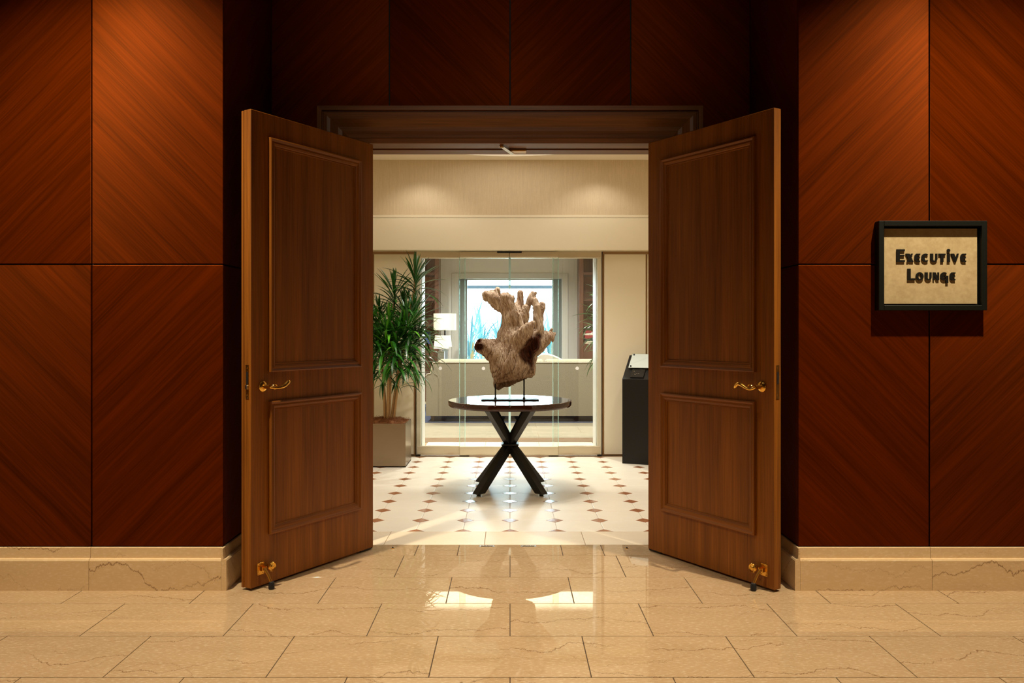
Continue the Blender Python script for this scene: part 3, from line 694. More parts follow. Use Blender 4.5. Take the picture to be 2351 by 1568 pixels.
MB().box(-0.24, 0.24, -0.22, 0.22, 0.678, 0.684, 0.001).build('top_plate', 'black_metal', tb)

# ---- driftwood sculpture: signed distance field meshed by surface nets
def vnoise(seed):
    rng = np.random.default_rng(seed); G = rng.random((32, 32, 32)).astype(np.float32)
    def f(x, y, z):
        xi, yi, zi = np.floor(x).astype(np.int32), np.floor(y).astype(np.int32), np.floor(z).astype(np.int32)
        fx, fy, fz = x - xi, y - yi, z - zi
        fx, fy, fz = [t * t * (3 - 2 * t) for t in (fx, fy, fz)]
        a = lambda i, j, k: G[(xi + i) & 31, (yi + j) & 31, (zi + k) & 31]
        l = lambda p, q, t: p + (q - p) * t
        return l(l(l(a(0, 0, 0), a(1, 0, 0), fx), l(a(0, 1, 0), a(1, 1, 0), fx), fy), l(l(a(0, 0, 1), a(1, 0, 1), fx), l(a(0, 1, 1), a(1, 1, 1), fx), fy), fz) - 0.5
    return f
def driftwood_mesh():
    # drawing units: the piece is ~1000 units wide; 1 unit = U metres; x right, v down, y depth (positive away)
    U = 1 / 5.227 / 282.3
    h = 5.8
    x0, x1, v0, v1, d0, d1 = 110, 1175, 80, 1390, -290, 290
    xs = np.arange(x0, x1, h, dtype=np.float32); ds = np.arange(d0, d1, h, dtype=np.float32); vs_ = np.arange(v0, v1, h, dtype=np.float32)
    X, D, V = np.meshgrid(xs, ds, vs_, indexing='ij')
    n1, n2 = vnoise(3), vnoise(11)
    # warp the space a little so nothing is perfectly round
    wx = n1(X / 95, D / 95, V / 115) * 30; wv = n1(X / 95 + 7, D / 95 + 3, V / 115) * 28; wd = n1(X / 95 + 13, D / 95 + 9, V / 115) * 34
    Xw, Dw, Vw = X + wx, D + wd, V + wv
    def smin(a, b, k):
        hh = np.clip(0.5 + 0.5 * (b - a) / k, 0, 1); return b + (a - b) * hh - k * hh * (1 - hh)
    def cap(p, q, flat=1.0):
        (xa, va, da, ra), (xb, vb, db, rb) = p, q
        bx_, bv_, bd_ = xb - xa, vb - va, db - da
        t = np.clip(((Xw - xa) * bx_ + (Vw - va) * bv_ + (Dw - da) * bd_) / (bx_ ** 2 + bv_ ** 2 + bd_ ** 2 + 1e-6), 0, 1)
        return np.sqrt((Xw - xa - t * bx_) ** 2 + (Vw - va - t * bv_) ** 2 + ((Dw - da - t * bd_) / flat) ** 2) - (ra + (rb - ra) * t)
    parts = [  # chains of (x, v, depth, radius), blend
        ([(600, 400, 10, 122), (585, 560, 0, 118), (600, 720, 0, 160)], 60, 0.9),
        ([(600, 700, 0, 150), (610, 900, 0, 235), (580, 1060, 0, 228)], 70, 0.75),
        ([(580, 1060, 0, 215), (520, 1130, 10, 165), (445, 1265, 30, 78)], 60, 0.8),
        ([(640, 1060, 0, 190), (750, 1080, 0, 120)], 60, 0.85),
        ([(520, 920, -10, 170), (360, 850, -30, 130), (235, 805, -50, 84)], 60, 0.85),
        ([(840, 960, 0, 60), (830, 1110, 0, 60)], 50, 1.3),
        ([(545, 370, 20, 92), (440, 268, 10, 94), (350, 208, 0, 80), (300, 194, -10, 64)], 40, 0.8),
        ([(425, 240, 10, 48), (434, 146, 0, 46)], 26, 0.9),
        ([(560, 330, -40, 66), (522, 218, -70, 64)], 26, 0.9),
        ([(570, 300, -50, 44), (596, 232, -60, 40)], 22, 0.9),
        ([(680, 360, 60, 60), (702, 270, 70, 42), (702, 165, 70, 36)], 26, 1.0),
        ([(730, 560, -20, 66), (755, 440, -60, 46), (762, 335, -60, 34)], 22, 1.0),
        ([(770, 400, 60, 42), (815, 285, 50, 44), (866, 178, 40, 42)], 24, 0.9),
        ([(900, 720, 0, 78), (922, 600, -10, 54), (905, 430, -20, 44), (900, 330, -30, 44), (892, 255, -20, 34)], 26, 0.9),
        ([(940, 590, 40, 40), (938, 430, 50, 50), (966, 310, 50, 40)], 26, 0.9),
        ([(870, 260, 10, 30), (880, 180, 30, 26)], 22, 1.0),
        ([(900, 790, 20, 100), (1000, 720, 10, 84), (1068, 698, 0, 66), (1112, 672, 0, 34)], 36, 0.9),
        ([(1060, 680, 0, 26), (1085, 618, 0, 20)], 16, 1.0),
        ([(985, 690, 0, 30), (1000, 640, 0, 18)], 14, 1.0),
        ([(870, 800, 30, 120), (900, 700, 30, 80)], 50, 0.9),
        ([(740, 720, -90, 100), (815, 570, -150, 56), (842, 540, -150, 34)], 40, 0.9),
        ([(760, 640, -130, 46), (690, 470, -120, 26), (650, 384, -118, 7)], 20, 0.7),
        ([(640, 700, -110, 70), (760, 600, -160, 40)], 30, 0.8),
        ([(560, 1000, -120, 90), (500, 1180, -90, 90)], 60, 0.7),
    ]
    S_ = None
    for chain, k, fl_ in parts:
        c = None
        for p, q in zip(chain[:-1], chain[1:]):
            d = cap(p, q, fl_); c = d if c is None else np.minimum(c, d)
        S_ = c if S_ is None else smin(S_, c, k)
    # fine detail only near the surface
    near = np.abs(S_) < 90
    Xn, Dn, Vn, Sn = X[near], D[near], V[near], S_[near]
    # twisted grain: ridges run up the trunk and out into the arms
    sh = Xn + 0.35 * (Vn - 700) * np.clip((Vn - 300) / 600, 0, 1) + n1(Xn / 130 + 3, Dn / 130, Vn / 150) * 70
    a = n2(sh / 17, Dn / 17, Vn / 110) * 8 + n2(sh / 46 + 5, Dn / 46, Vn / 190) * 15 + n1(Xn / 70, Dn / 70, Vn / 70) * 14
    rid = 1 - 2 * np.abs(n2(sh / 34 + 9, Dn / 34 + 2, Vn / 260 + 4)); a += np.clip(rid - 0.86, 0, 1) * 110
    r2 = 1 - 2 * np.abs(n1(sh / 19 + 4, Dn / 22 + 6, Vn / 140)); a += np.clip(r2 - 0.80, 0, 1) * 26
    r3 = 1 - 2 * np.abs(n2(sh / 70 + 1, Dn / 60 + 3, Vn / 330)); a += np.clip(r3 - 0.93, 0, 1) * 260 - 2
    a += n1(Xn / 14, Dn / 14, Vn / 40) * 4
    Sn = Sn + a * 0.8
    # cracked hollow on the right, hole of the left arm, underside broken away
    Xw, Dw, Vw = Xw[near], Dw[near], Vw[near]
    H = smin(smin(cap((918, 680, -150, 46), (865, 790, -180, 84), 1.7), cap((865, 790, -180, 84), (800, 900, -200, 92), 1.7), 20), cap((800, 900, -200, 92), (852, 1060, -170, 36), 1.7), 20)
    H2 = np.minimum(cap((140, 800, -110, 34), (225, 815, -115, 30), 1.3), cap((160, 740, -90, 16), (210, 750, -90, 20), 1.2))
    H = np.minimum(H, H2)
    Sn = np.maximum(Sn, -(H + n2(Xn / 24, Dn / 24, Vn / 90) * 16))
    und = (Vn - (1236 - (Xn - 430) * 0.125 + np.clip(Xn - 800, 0, 400) * 0.1)) + n1(Xn / 22, Dn / 40, Vn / 30) * 26      # below the jagged lower edge
    und = np.where(Xn + 0.55 * (Vn - 1240) < 470 + n1(Xn / 30, Dn / 30, Vn / 30) * 40, -50.0, und)
    keep = (Vn - (1345 - np.clip(Xn - 450, 0, 900) * 0.42)) + n1(Xn / 20, Dn / 20, Vn / 16) * 24
    Sn = np.maximum(Sn, np.where(Dn < 40, und, keep) * 0.8)
    S_[near] = Sn
    far = ~near
    cutv = (V - (1345 - np.clip(X - 450, 0, 900) * 0.42)); S_ = np.where(far, np.maximum(S_, cutv), S_)
    Hh = np.full(S_.shape, 200.0, np.float32); Hh[near] = H; H = Hh
    # ---- surface nets
    nx, ny, nz = S_.shape
    ins = S_ < 0
    c8 = [S_[i:nx - 1 + i, j:ny - 1 + j, k:nz - 1 + k] for i in (0, 1) for j in (0, 1) for k in (0, 1)]
    offs = [(i, j, k) for i in (0, 1) for j in (0, 1) for k in (0, 1)]
    cnt = sum((c < 0).astype(np.int8) for c in c8); act = (cnt > 0) & (cnt < 8)
    I = np.argwhere(act); vid = -np.ones(act.shape, np.int64); vid[act] = np.arange(len(I))
    acc = np.zeros((len(I), 3)); num = np.zeros(len(I)); vals = [c[act] for c in c8]
    for a_i in range(8):
        for b_i in range(a_i + 1, 8):
            oa, ob = np.array(offs[a_i]), np.array(offs[b_i])
            if np.abs(oa - ob).sum() != 1: continue
            va, vb = vals[a_i], vals[b_i]; mk = (va < 0) != (vb < 0)
            t = va[mk] / (va[mk] - vb[mk]); acc[mk] += oa + (ob - oa) * t[:, None]; num[mk] += 1
    P = I + acc / num[:, None]
    faces = []
    for ax in range(3):
        sl0 = [slice(None)] * 3; sl1 = [slice(None)] * 3; sl0[ax] = slice(0, -1); sl1[ax] = slice(1, None)
        A, B = ins[tuple(sl0)], ins[tuple(sl1)]; E = np.argwhere(A != B)
        u, w = [(1, 2), (2, 0), (0, 1)][ax]
        ok = (E[:, u] > 0) & (E[:, w] > 0) & (E[:, u] < S_.shape[u] - 1) & (E[:, w] < S_.shape[w] - 1); E = E[ok]
        fl2 = A[tuple(E.T)]
        du = np.zeros(3, int); du[u] = 1; dw = np.zeros(3, int); dw[w] = 1
        q = [vid[tuple((E - du - dw).T)], vid[tuple((E - dw).T)], vid[tuple(E.T)], vid[tuple((E - du).T)]]
        Q = np.stack(q, 1); Q[~fl2] = Q[~fl2][:, ::-1]; faces.append(Q)
    Fc = np.concatenate(faces); Fc = Fc[(Fc >= 0).all(1)]
    # keep the largest connected piece
    lab = np.arange(len(P))
    for _ in range(400):
        mn = lab[Fc].min(1); new = lab.copy()
        for c in range(4): np.minimum.at(new, Fc[:, c], mn)
        new = new[new]
        if (new == lab).all(): break
        lab = new
    big = np.bincount(lab).argmax(); keepv = lab == big
    Fc = Fc[keepv[Fc[:, 0]]]; idx = np.cumsum(keepv) - 1
    hv = H[np.clip(np.round(P[:, 0]).astype(int), 0, nx - 1), np.clip(np.round(P[:, 1]).astype(int), 0, ny - 1), np.clip(np.round(P[:, 2]).astype(int), 0, nz - 1)]
    P = P[keepv]; hv = hv[keepv]; Fc = idx[Fc]
    wxx = (x0 + P[:, 0] * h); wdd = (d0 + P[:, 1] * h); wvv = (v0 + P[:, 2] * h)
    co_ = np.stack([(1060 + wxx / 5.227 - 1171) / 282.3, wdd * U, 1.3 - (640 + wvv / 5.227 - 757) / 282.3], 1)
    me = bpy.data.meshes.new('driftwood'); me.from_pydata(co_.tolist(), [], Fc.tolist())
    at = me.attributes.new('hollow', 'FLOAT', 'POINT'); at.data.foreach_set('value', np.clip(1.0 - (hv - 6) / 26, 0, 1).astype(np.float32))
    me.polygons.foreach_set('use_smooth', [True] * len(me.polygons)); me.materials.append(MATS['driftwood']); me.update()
    return me
dw = thing('driftwood_sculpture', 'weathered driftwood root mounted on a black stand on the round table', 'sculpture', (0, TY, 0))
link('driftwood', driftwood_mesh(), dw)
cbox('base_plate', 'black_metal', dw, -0.232, 0.232, -0.075, 0.03, TZ + 0.0005, TZ + 0.0085, 0.001)
for x, zt in ((-0.119, 0.86), (0.114, 0.93)):
    MB().tube([(x, 0.0, TZ + 0.008), (x, 0.0, zt)], 0.0062, 12).build('rod', 'black_metal', dw, 'auto')
    MB().lathe([(0.011, TZ + 0.0085), (0.010, TZ + 0.018), (0.0062, TZ + 0.024)], 16, (x, 0.0, 0)).build('collar', 'black_metal', dw, 'auto')

# ---- potted dracaenas
def leaf_mesh(name, L, w, droop, mat='leaf_green'):
    m = MB(); n = 8; vs = []
    for i in range(n + 1):
        u = i / n; ww_ = w * (math.sin(min(1, u * 1.25 + 0.12) * PI * 0.5) if u < 0.6 else (1 - ((u - 0.6) / 0.4) ** 1.6)) + 0.0006
        ang = droop * u ** 1.5; r = L * u
        y, z = r * math.cos(ang * 0.6), -r * math.sin(ang * 0.6) * 1.0
        vs += [(-ww_, y, z + ww_ * 0.5), (0, y, z), (ww_, y, z + ww_ * 0.5)]
    fs = []
    for i in range(n): fs += [(3 * i, 3 * i + 1, 3 * i + 4, 3 * i + 3), (3 * i + 1, 3 * i + 2, 3 * i + 5, 3 * i + 4)]
    me = bpy.data.meshes.new(name); me.from_pydata(vs, [], fs); me.materials.append(MATS[mat])
    me.polygons.foreach_set('use_smooth', [True] * len(fs)); return me
LEAVES = [leaf_mesh('leaf', L, w, d) for L, w, d in ((0.33, 0.0125, 0.2), (0.32, 0.0125, 0.4), (0.27, 0.012, 0.08), (0.31, 0.0125, 0.8))]
def dracaena(name, label, base, heads, seed, own=280, ymax=9.0):
    rnd = random.Random(seed)
    root = thing(name, label, 'plant', base)
    mats = []; dense = []
    for hx, hy, hz, tilt, nlf, spread in heads:
        nlf = int(nlf * 1.3)
        for i in range(nlf):
            u = i / max(1, nlf - 1)                       # 0 top of the rosette, 1 lowest
            az = i * 2.39996 + rnd.uniform(-0.3, 0.3)
            el = R(84 - 84 * u * spread + rnd.uniform(-16, 16))
            d = Vector((math.cos(az) * math.cos(el) + tilt[0] * 0.35, math.sin(az) * math.cos(el), math.sin(el) + 0.05)).normalized()
            x = d.cross(Vector((0, 0, 1))); x = x.normalized() if x.length > 1e-3 else Vector((1, 0, 0)); z = x.cross(d)
            M = Matrix((x, d, z)).transposed().to_4x4()
            sc = rnd.uniform(0.75, 1.12) * (0.72 + 0.4 * min(1, u * 1.6))
            p = Vector((hx, hy, hz + 0.06 - 0.22 * u))
            var = 2 if u < 0.22 else (0 if u < 0.5 else (1 if u < 0.75 else 3))
            tip = p + d * 0.34 * sc
            if tip.y > ymax or tip.y < -0.75: continue
            mats.append((Matrix.Translation(p) @ M @ Matrix.Diagonal((sc, sc, sc, 1)), LEAVES[var]))
    mats.sort(key=lambda t: t[0].translation.y + rnd.uniform(0, 0.10))
    for M, me in mats[:own]:
        o = link('leaf', me, root); o.matrix_local = M
    rest = MB()
    for M, me in mats[own:]: rest.add([M @ v.co for v in me.vertices], [tuple(p.vertices) for p in me.polygons])
    if rest.v:
        o = rest.build('foliage', 'leaf_green', root, 'full'); o['kind'] = 'stuff'
    return root
bx_, by_ = -1.19, 7.83
pb = (bx_, by_, 0)
hd_px = [  # px, py of rosettes in the picture, depth offset, tilt, leaves, spread
    (953, 640, 0.00, (0.1, 0), 34, 0.95), (905, 676, -0.05, (-0.2, 0), 34, 1.0), (928, 712, 0.10, (0, 0), 34, 1.1), (951, 722, -0.08, (0.5, 0), 36, 1.15), (870, 735, 0.05, (-0.3, 0), 36, 1.1),
    (893, 752, -0.16, (0, 0), 38, 1.2), (927, 765, -0.14, (0.1, 0), 40, 1.25), (958, 780, 0.02, (0.6, 0), 34, 1.2), (868, 790, -0.12, (-0.2, 0), 38, 1.2), (905, 806, -0.18, (0, 0), 40, 1.3),
    (940, 812, -0.08, (0.4, 0), 38, 1.25), (880, 828, 0.02, (0, 0), 36, 1.3), (918, 858, 0.08, (0.8, 0), 16, 0.9), (835, 770, 0.0, (-0.3, 0), 34, 1.1), (830, 820, -0.06, (-0.4, 0), 34, 1.2), (900, 790, 0.14, (0, 0), 30, 1.2), (912, 780, -0.22, (0, 0), 34, 1.2), (885, 775, -0.24, (0, 0), 34, 1.2), (935, 745, -0.2, (0.3, 0), 32, 1.1), (850, 750, -0.15, (0, 0), 30, 1.1)]
heads = []
for hx, hy, dd, tl, nl, sp in hd_px:
    x, y, z = px(hx, hy, by_ + dd); heads.append((x - bx_, dd, z, tl, nl, sp))
plant = dracaena('potted_dracaena', 'tall bushy dracaena in a square metal planter beside the left door', pb, heads, 5, 290, 8.17 - by_)
stem_px = [((866, 700), -0.03), ((905, 690), 0.0), ((893, 770), -0.06), ((927, 770), 0.03), ((953, 650), 0.01), ((872, 800), 0.05)]
basep = px(893, 962, by_)
for (sx_, sy_), dd in stem_px:
    e_ = px(sx_, sy_, by_ + dd); b0 = Vector((basep[0] - bx_ + (sx_ - 905) * 0.0009, dd * 0.5, 0.395)); e1 = Vector((e_[0] - bx_, dd, e_[2]))
    mid = b0.lerp(e1, 0.45) + Vector(((sx_ - 900) * -0.0006, 0, 0))
    pts = [((1 - t) ** 2) * b0 + 2 * t * (1 - t) * mid + t * t * e1 for t in [i / 10 for i in range(11)]]
    MB().tube(pts, [0.0135 - 0.006 * i / 10 for i in range(11)], 10).build('stem', 'bark', plant, 'auto')
# planter
pl = MB()
PW, PH = 0.43, 0.412
x0p, x1p, y0p, y1p = -0.987 - PW - bx_, -0.987 - bx_, 7.63 - by_, 7.63 + PW - by_
pl.box(x0p, x0p + 0.012, y0p, y1p, 0, PH).box(x1p - 0.012, x1p, y0p, y1p, 0, PH).box(x0p + 0.012, x1p - 0.012, y0p, y0p + 0.012, 0, PH).box(x0p + 0.012, x1p - 0.012, y1p - 0.012, y1p, 0, PH).box(x0p, x1p, y0p, y1p, 0.0, 0.01)
pl.build('planter', 'planter_metal', plant)
m = MB(); nn = 22; rnd = random.Random(3); vs = []
for i in range(nn + 1):
    for j in range(nn + 1):
        u, v = i / nn, j / nn; hgt = 0.398 + 0.045 * math.sin(u * PI) * math.sin(v * PI) + rnd.uniform(-0.008, 0.012)
        vs.append((x0p + 0.012 + u * (PW - 0.024), y0p + 0.012 + v * (PW - 0.024), hgt))
m.add(vs, [(i * (nn + 1) + j, (i + 1) * (nn + 1) + j, (i + 1) * (nn + 1) + j + 1, i * (nn + 1) + j + 1) for i in range(nn) for j in range(nn)])
mu = m.build('mulch', 'mulch', plant)
fb = MB()
for i in range(420):
    x = rnd.uniform(x0p + 0.02, x1p - 0.02); y = rnd.uniform(y0p + 0.02, y1p - 0.02); a = rnd.uniform(0, 2 * PI); l = rnd.uniform(0.02, 0.06)
    z = 0.408 + 0.04 * math.sin((x - x0p) / PW * PI) * math.sin((y - y0p) / PW * PI)
    fb.tube([(x, y, z), (x + l * 0.5 * math.cos(a), y + l * 0.5 * math.sin(a), z + rnd.uniform(0.0, 0.022)), (x + l * math.cos(a), y + l * math.sin(a), z + rnd.uniform(-0.01, 0.012))], 0.0012, 4, False)
o = fb.build('mulch_fibre', 'mulch', plant); o['kind'] = 'stuff'

# ---- black information stand on the right
st = thing('display_stand', 'black display stand with a sloping top beside the right door', 'stand', (1.092, 7.86, 0), R(-22))
SW, SD, SH0, SH1 = 0.46, 0.30, 0.820, 1.043
MB().prism([(0, 0.0), (0, SH0), (0.005, SH0 + 0.004), (SD, SH1), (SD, 0.0)], 0.0, SW, lambda u, v, t: (t, u, v)).build('body', 'black_lacquer', st)
sl = Vector((0, SD, SH1 - SH0)).normalized(); nr = Vector((0, -sl.z, sl.y))
def onslope(x, t, hgt): return Vector((x, 0, SH0)) + sl * t + nr * (hgt + 0.004)
def slopebox(name, mat, parent, x0, x1, t0, t1, h0, h1):
    vs = [onslope(x, t, hh) for hh in (h0, h1) for t in (t0, t1) for x in (x0, x1)]
    return MB().add(vs, [(0, 2, 3, 1), (4, 5, 7, 6), (0, 1, 5, 4), (2, 6, 7, 3), (0, 4, 6, 2), (1, 3, 7, 5)]).build(name, mat, parent)
pp = slopebox('printed_sheet', 'paper', st, 0.035, 0.42, 0.150, 0.365, 0.016, 0.020); pp['label'] = 'white printed sheet held by black studs'
for x in (0.055, 0.40):
    for t in (0.168, 0.348):
        c_ = onslope(x, t, 0.0); MB().tube([c_, c_ + nr * 0.030], [0.008, 0.008], 12).build('stud', 'rubber', pp)
slopebox('clear_cover', 'glass_sheet', pp, 0.030, 0.425, 0.140, 0.370, 0.0215, 0.0245)
cr = thing('speckled_plate', 'small black speckled plate lying on the sloping stand', 'plate', (1.092, 7.86, 0), R(-22))
slopebox('plate_body', 'black_speckle', cr, 0.075, 0.205, 0.020, 0.140, 0.0005, 0.010); slopebox('plate_edge', 'black_lacquer', cr, 0.073, 0.207, 0.018, 0.022, 0.0005, 0.009)

# ================================================================== SIGN
sg = thing('wall_sign', 'black framed sign reading Executive Lounge on the right wall', 'sign', (2.096, PIERY, 1.618))
fx, fz, fd = 0.2685, 0.222, 0.048
for x0, x1, z0, z1 in ((-fx, -fx + 0.026, -fz, fz), (fx - 0.026, fx, -fz, fz), (-fx + 0.026, fx - 0.026, fz - 0.026, fz), (-fx + 0.026, fx - 0.026, -fz, -fz + 0.026)):
    cbox('frame_bar', 'black_frame', sg, x0, x1, -fd, -0.0005, z0, z1, 0.002)
cbox('backing', 'black_frame', sg, -fx + 0.02, fx - 0.02, -0.010, -0.0005, -fz + 0.02, fz - 0.02)
cbox('sign_panel', 'sign_panel', sg, -fx + 0.037, fx - 0.037, -0.024, -0.010, -fz + 0.033, fz - 0.036, 0.0005)
LS = 0.000434
def LXY(u, v): return ((u - 800) * LS, (650 - v) * LS)     # lettering drawn on a 1600-unit board
def letter(name, polys):
    m = MB()
    for i, p in enumerate(polys): m.prism([LXY(u, v) for u, v in p], -0.0297 - i * 0.00003, -0.0238 + i * 0.00003, lambda u, v, t: (u, t, v))
    return m.build(name, 'letter_black', sg)
def rect(a, b, c, d): return [(a, b), (c, b), (c, d), (a, d)]
def arc(cx, cy, rxo, ryo, rxi, ryi, a0, a1, n=18, dx=0.0):
    out = []
    for i in range(n):
        p0, p1 = R(a0 + (a1 - a0) * i / n), R(a0 + (a1 - a0) * (i + 1) / n)
        out.append([(cx + rxo * math.cos(p0), cy - ryo * math.sin(p0)), (cx + rxo * math.cos(p1), cy - ryo * math.sin(p1)), (cx + dx + rxi * math.cos(p1), cy - ryi * math.sin(p1)), (cx + dx + rxi * math.cos(p0), cy - ryi * math.sin(p0))])
    return out
def disc(cx, cy, r): return [[(cx + r * math.cos(2 * PI * i / 20), cy + r * math.sin(2 * PI * i / 20)) for i in range(20)]]
def small_e(x, y0, y1):
    return arc(x + 32, (y0 + y1) / 2, 32, (y1 - y0) / 2, 0.5, 20, 90, 270, 14) + [rect(x + 6, y0 + 16, x + 33, y1 - 16), rect(x + 24, y0, x + 66, y0 + 15), rect(x + 24, (y0 + y1) / 2 - 8, x + 62, (y0 + y1) / 2 + 7), rect(x + 24, y1 - 16, x + 66, y1)]
def small_u(x, y0, y1, w=82):
    r = w / 2
    return [rect(x, y0, x + 34, y1 - r + 1), rect(x + w - 22, y0, x + w, y1 - r + 1)] + arc(x + r, y1 - r, r, r, r - 28, r - 14, 180, 360, 18, 4)
letter('letter', [rect(403, 460, 441, 605), rect(441, 460, 498, 482), rect(441, 522, 494, 540), rect(441, 583, 498, 605)])
letter('letter', [[(508, 510), (553, 510), (598, 605), (552, 605)], [(572, 510), (592, 510), (542, 605), (520, 605)]])
letter('letter', small_e(608, 510, 605))
letter('letter', arc(735, 557, 46, 48, 16, 32, 48, 312, 26, 6))
letter('letter', small_u(790, 510, 606))
letter('letter', [rect(885, 510, 966, 529), rect(907, 529, 942, 606)])
letter('letter', [rect(983, 512, 1017, 606)] + disc(1000, 474, 19))
letter('letter', [[(1026, 510), (1064, 510), (1090, 575), (1078, 606), (1066, 606)], [(1098, 510), (1118, 510), (1082, 606), (1066, 606)]])
letter('letter', small_e(1135, 510, 605))
letter('letter', [rect(528, 683, 566, 815), rect(566, 793, 617, 815)])
letter('letter', arc(669, 770, 45, 47, 16, 32, 0, 360, 30))
letter('letter', small_u(728, 725, 816, 78))
letter('letter', [rect(820, 725, 838, 815), [(820, 725), (852, 725), (890, 815), (860, 815)], rect(874, 725, 891, 815)])
letter('letter', arc(950, 770, 46, 47, 16, 32, 48, 330, 26, 6) + [rect(966, 770, 996, 848), rect(950, 764, 996, 778)])
letter('letter', small_e(1012, 725, 816))

# ================================================================== LOUNGE FURNITURE
# ---- sofa seen from behind
sf = thing('sofa', 'long beige woven sofa seen from behind through the glass', 'sofa', (0.0, 11.30, 0))
SL, SR = -1.176, 1.42
def half(pts): return [(SL + u, v) for u, v in pts] + [(SR - u, v) for u, v in pts[::-1]]
outl = half([(0.0, 0.095), (0.0, 0.655), (0.012, 0.678), (0.055, 0.684), (0.066, 0.70), (0.092, 0.826), (0.105, 0.842)])
MB().prism(outl, 0.0, 0.16, lambda u, v, t: (u, t, v)).build('backrest', 'sofa_cloth', sf)
cbox('seat_base', 'sofa_cloth', sf, SL + 0.16, SR - 0.16, 0.16, 0.92, 0.12, 0.40, 0.02)
for a, b in ((SL, SL + 0.17), (SR - 0.17, SR)): cbox('arm', 'sofa_cloth', sf, a, b, 0.16, 0.95, 0.095, 0.66, 0.03)
w3 = (SR - SL - 0.34) / 3
for i in range(3):
    cbox('back_cushion', 'cushion_beige', sf, SL + 0.17 + w3 * i + (0.0 if i else -0.02), SL + 0.17 + w3 * (i + 1) - 0.01, 0.165, 0.36, 0.40, 0.878, 0.03)
    cbox('seat_cushion', 'sofa_cloth', sf, SL + 0.17 + w3 * i, SL + 0.17 + w3 * (i + 1) - 0.01, 0.36, 0.93, 0.40, 0.50, 0.03)
MB().tube([(u, -0.002, v) for u, v in outl[1:-1]], 0.006, 8).build('piping', 'chair_cream', sf, 'auto')
for x in (SL + 0.09, 0.18, SR - 0.09):
    for y in (0.06, 0.85): MB().prism([(-0.03, 0.095), (0.03, 0.095), (0.016, 0.012), (-0.016, 0.012)], y - 0.02, y + 0.02, lambda u, v, t, x=x: (x + u, t, v)).build('leg', 'dark_wood', sf)
MB().tube([(SL + 0.18, -0.003, 0.10), (SL + 0.18, -0.003, 0.60), (SL + 0.165, -0.003, 0.66), (SL + 0.12, -0.003, 0.682)], 0.004, 6).build('seam', 'sofa_cloth', sf, 'auto')
tag(cbox('area_rug', 'rug_blue', None, -2.3, 2.4, 11.27, 14.0, 0.0005, 0.011, 0.003), 'dark blue rug under the sofa', 'rug')
# ---- built-in bookcases beside the window wall
def bookcase(name, label, xa, xb, books, seed):
    t = thing(name, label, 'bookcase', ((xa + xb) / 2, 14.98, 0)); w = (xb - xa) / 2
    cbox('back_panel', 'walnut', t, -w, w, -0.03, 0.0, 0, 2.98)
    for a, b in ((-w, -w + 0.075), (w - 0.075, w)): cbox('stile', 'walnut', t, a, b, -0.40, -0.03, 0, 2.98, 0.003)
    for z in (1.00, 1.36, 1.82, 2.29):
        s_ = cbox('shelf', 'walnut', t, -w + 0.075, w - 0.075, -0.37, -0.03, z, z + 0.045, 0.002)
        cbox('valance', 'dark_wood', s_, -w + 0.075, w - 0.075, -0.37, -0.35, z - 0.03, z)
        cbox('light_strip', 'led_strip', s_, -w + 0.18, w - 0.18, -0.20, -0.17, z - 0.010, z - 0.002)
    cbox('cabinet', 'walnut', t, -w + 0.075, w - 0.075, -0.38, -0.03, 0.0, 1.00, 0.002)
    return t
bookcase('bookcase', 'walnut bookcase with lit shelves left of the window', -2.9, -1.285, [], 1)
bookcase('bookcase', 'walnut bookcase with lit shelves right of the window', 1.25, 2.9, [], 2)
tag(cbox('framed_print', 'book_blue', None, -1.58, -1.445, 14.72, 14.75, 1.0455, 1.262, 0.003), 'blue picture standing in the bookcase left of the window', 'picture')
for i, (h_, mt, lb) in enumerate(((0.05, 'book_cream', 'cream book lowest in the pile right of the window'), (0.045, 'book_dark', 'dark book between cream and red ones in the pile'), (0.06, 'book_red', 'red book in the middle of the pile right of the window'), (0.04, 'book_cream', 'pale book on the red one in the pile'), (0.05, 'book_red', 'topmost red book of the pile right of the window'))):
    z0 = 1.0455 + sum((0.05, 0.045, 0.06, 0.04, 0.05)[:i])
    b_ = thing('book', lb, 'book', (1.47, 14.74, z0), R((3, -4, 2, -2, 5)[i]), 'books piled in the right bookcase')
    cbox('cover', mt, b_, -0.12, 0.12, -0.085, 0.085, 0.0, h_ - 0.001, 0.003); cbox('pages', 'book_cream', b_, -0.115, 0.1215, -0.078, 0.0865, 0.006, h_ - 0.007)
# ---- lamps
def table_lamp(label, x, y, ztab, sb, stp, zs0, zs1, basemat, bw):
    t = thing('table_lamp', label, 'lamp', (x, y, ztab), group='pair of table lamps behind the sofa')
    zb, zt = zs0 - ztab, zs1 - ztab
    cbox('base', basemat, t, -bw, bw, -bw, bw, 0.0, zb - 0.045, 0.004)
    MB().tube([(-0.012, 0, zb - 0.046), (-0.012, 0, zb + 0.05)], 0.005, 8).tube([(0.012, 0, zb - 0.046), (0.012, 0, zb + 0.05)], 0.005, 8).build('stem', 'steel', t)
    n_ = 4; m = MB(); vs = []
    for w_, z_ in ((sb, zb), (stp, zt), (stp - 0.004, zt), (sb - 0.004, zb)): vs += [(-w_, -w_, z_), (w_, -w_, z_), (w_, w_, z_), (-w_, w_, z_)]
    m.add(vs, [(4 * r + k, 4 * r + (k + 1) % 4, (4 * r + 4 + (k + 1) % 4) % 16, (4 * r + 4 + k) % 16) for r in range(4) for k in range(4)])
    m.build('lamp_shade', 'lamp_shade', t)
    MB().lathe([(0, zb + 0.03), (0.025, zb + 0.05), (0.03, zb + 0.08), (0.015, zb + 0.11), (0, zb + 0.115)], 16).build('bulb', 'lamp_shade', t, 'auto')
    return t
tbz = 0.62
